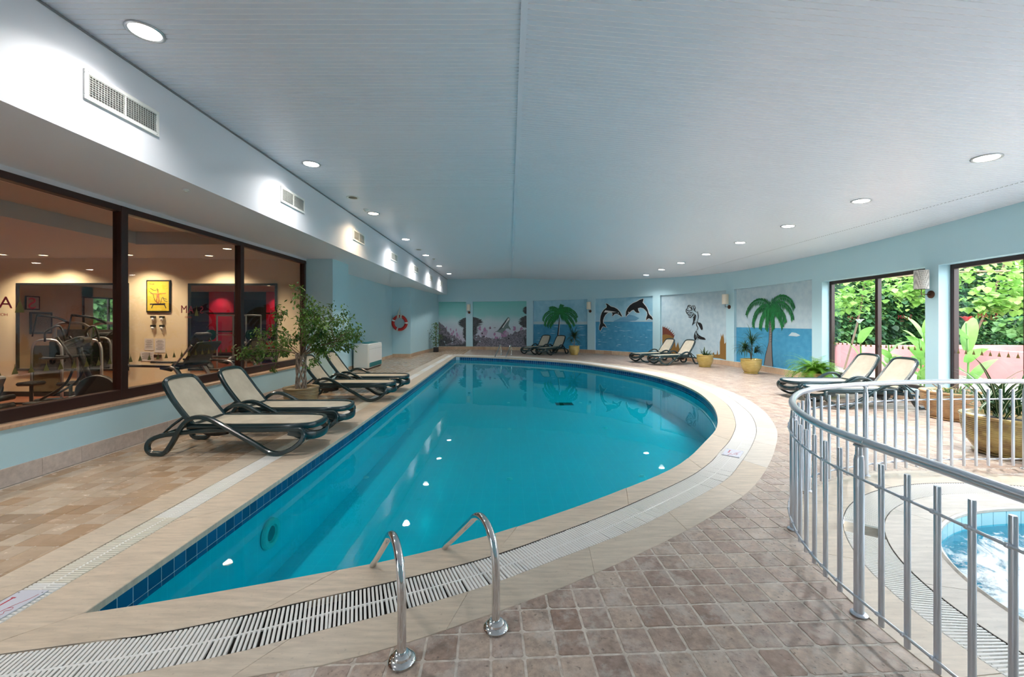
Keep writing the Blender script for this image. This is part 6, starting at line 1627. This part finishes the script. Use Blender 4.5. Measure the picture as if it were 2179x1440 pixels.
for k, (x, y, z, s_) in enumerate(((11.2,12.6,2.9,.8),(12.6,11.8,2.9,.7),(13.6,10.9,2.75,.75),(14.4,11.4,2.3,.6),(13.3,11.2,2.1,.45),(12.2,12.4,2.5,.5),(15.5,12.4,3.3,.9),(11.0,13.2,2.3,.5))):
    for _ in range(190):
        p = Vector((x, y, z))+Vector((random.gauss(0,s_*.55), random.gauss(0,s_*.4), random.gauss(0,s_*.42))); r_ = random
        d = Vector((r_.uniform(-1,1), r_.uniform(-1,.4), r_.uniform(-1,.2))).normalized(); s2 = d.cross(Vector((0,0,1))).normalized(); L = .17*r_.uniform(.6,1.3); u = s2.cross(d)
        b.add([p, p+d*L*.25+s2*L*.45, p+d*L*.65+s2*L*.35, p+d*L-u*L*.1, p+d*L*.65-s2*L*.35, p+d*L*.25-s2*L*.45], [(0,1,2,3),(0,3,4,5)])
tag(b.build('vine_leaves', M['leaf_ivy_light'], hg), kind='stuff')
b = MB()
for (p, q) in (((11.2,13.6,0),(11.3,12.9,3.0)),((15.6,13.8,.7),(15.3,12.5,3.6)),((11.3,12.9,2.9),(14.0,11.2,3.0)),((14.0,11.2,3.0),(15.3,12.5,3.6))): b.tube(crom([p, ((p[0]+q[0])/2+.1, (p[1]+q[1])/2, (p[2]+q[2])/2+.1), q], 4), .03, 6)
b.build('vine_stem', M['stem_brown'], hg)
def canna(x, y, z0, h, n, label, flower=None, seed=1):
    r_ = random.Random(seed); e = empty('canna_plant', (x, y, z0), 0, label, 'plant', 'broad leaved canna plants outside')
    b = MB(); b.tube([(0,0,0),(.02,0,h*.5),(0,.02,h*.9)], .018, 6); b.build('stem', M['leaf_canna'], e, smooth=True)
    for k in range(n):
        az = k*2.4+r_.uniform(-.4,.4); zz_ = h*(.15+.7*k/n); V_, F_ = strap((0,0,zz_), az, r_.uniform(.7,1.25), r_.uniform(.5,.75)*h/1.5, r_.uniform(.20,.28), r_.uniform(.4,1.1), 8, .3)
        b = MB(); b.add(V_, F_); b.build('leaf', M['leaf_canna'], e, smooth=True)
    if flower:
        b = MB()
        for k in range(7): b.add(*strap((0,.02,h*.92), k*.9, .9, .16, .08, .6, 4))
        b.build('flower', M[flower], e, smooth=True)
canna(9.75, 9.55, 0, 1.75, 8, 'tall bright canna with broad leaves outside the window left of the pier', None, 3)
canna(9.35, 9.25, 0, 1.35, 7, 'lower canna with broad leaves close to the window glass', None, 5)
canna(9.25, 9.9, 0, 1.15, 6, 'short canna behind the second lounger outside the window', None, 8)
canna(9.1, 10.55, .0, 1.7, 3, 'thin canna with a white flower beside the dark window frame', 'flower_white', 9)
canna(9.42, 8.36, .0, 1.75, 5, 'thin canna with a red flower beside the right window frame', 'flower_red', 11)

hf = empty('garden_hedge', (0,0,0), 0, 'green hedge outside the far gym window, seen in the mirror', 'hedge')
b = MB(); b.box((-24.6, 1, 1.6), (.4, 16, 3.9)); b.build('hedge_core', M['leaf_ivy_dark'], hf)
b = MB(); ivy(b, (-24.2,-7,-.3), (0,1,0), (0,0,1), 16, 4, 2600, 12, .5, .36, (1,0,0)); tag(b.build('hedge_leaves', M['leaf_ivy'], hf), kind='stuff')
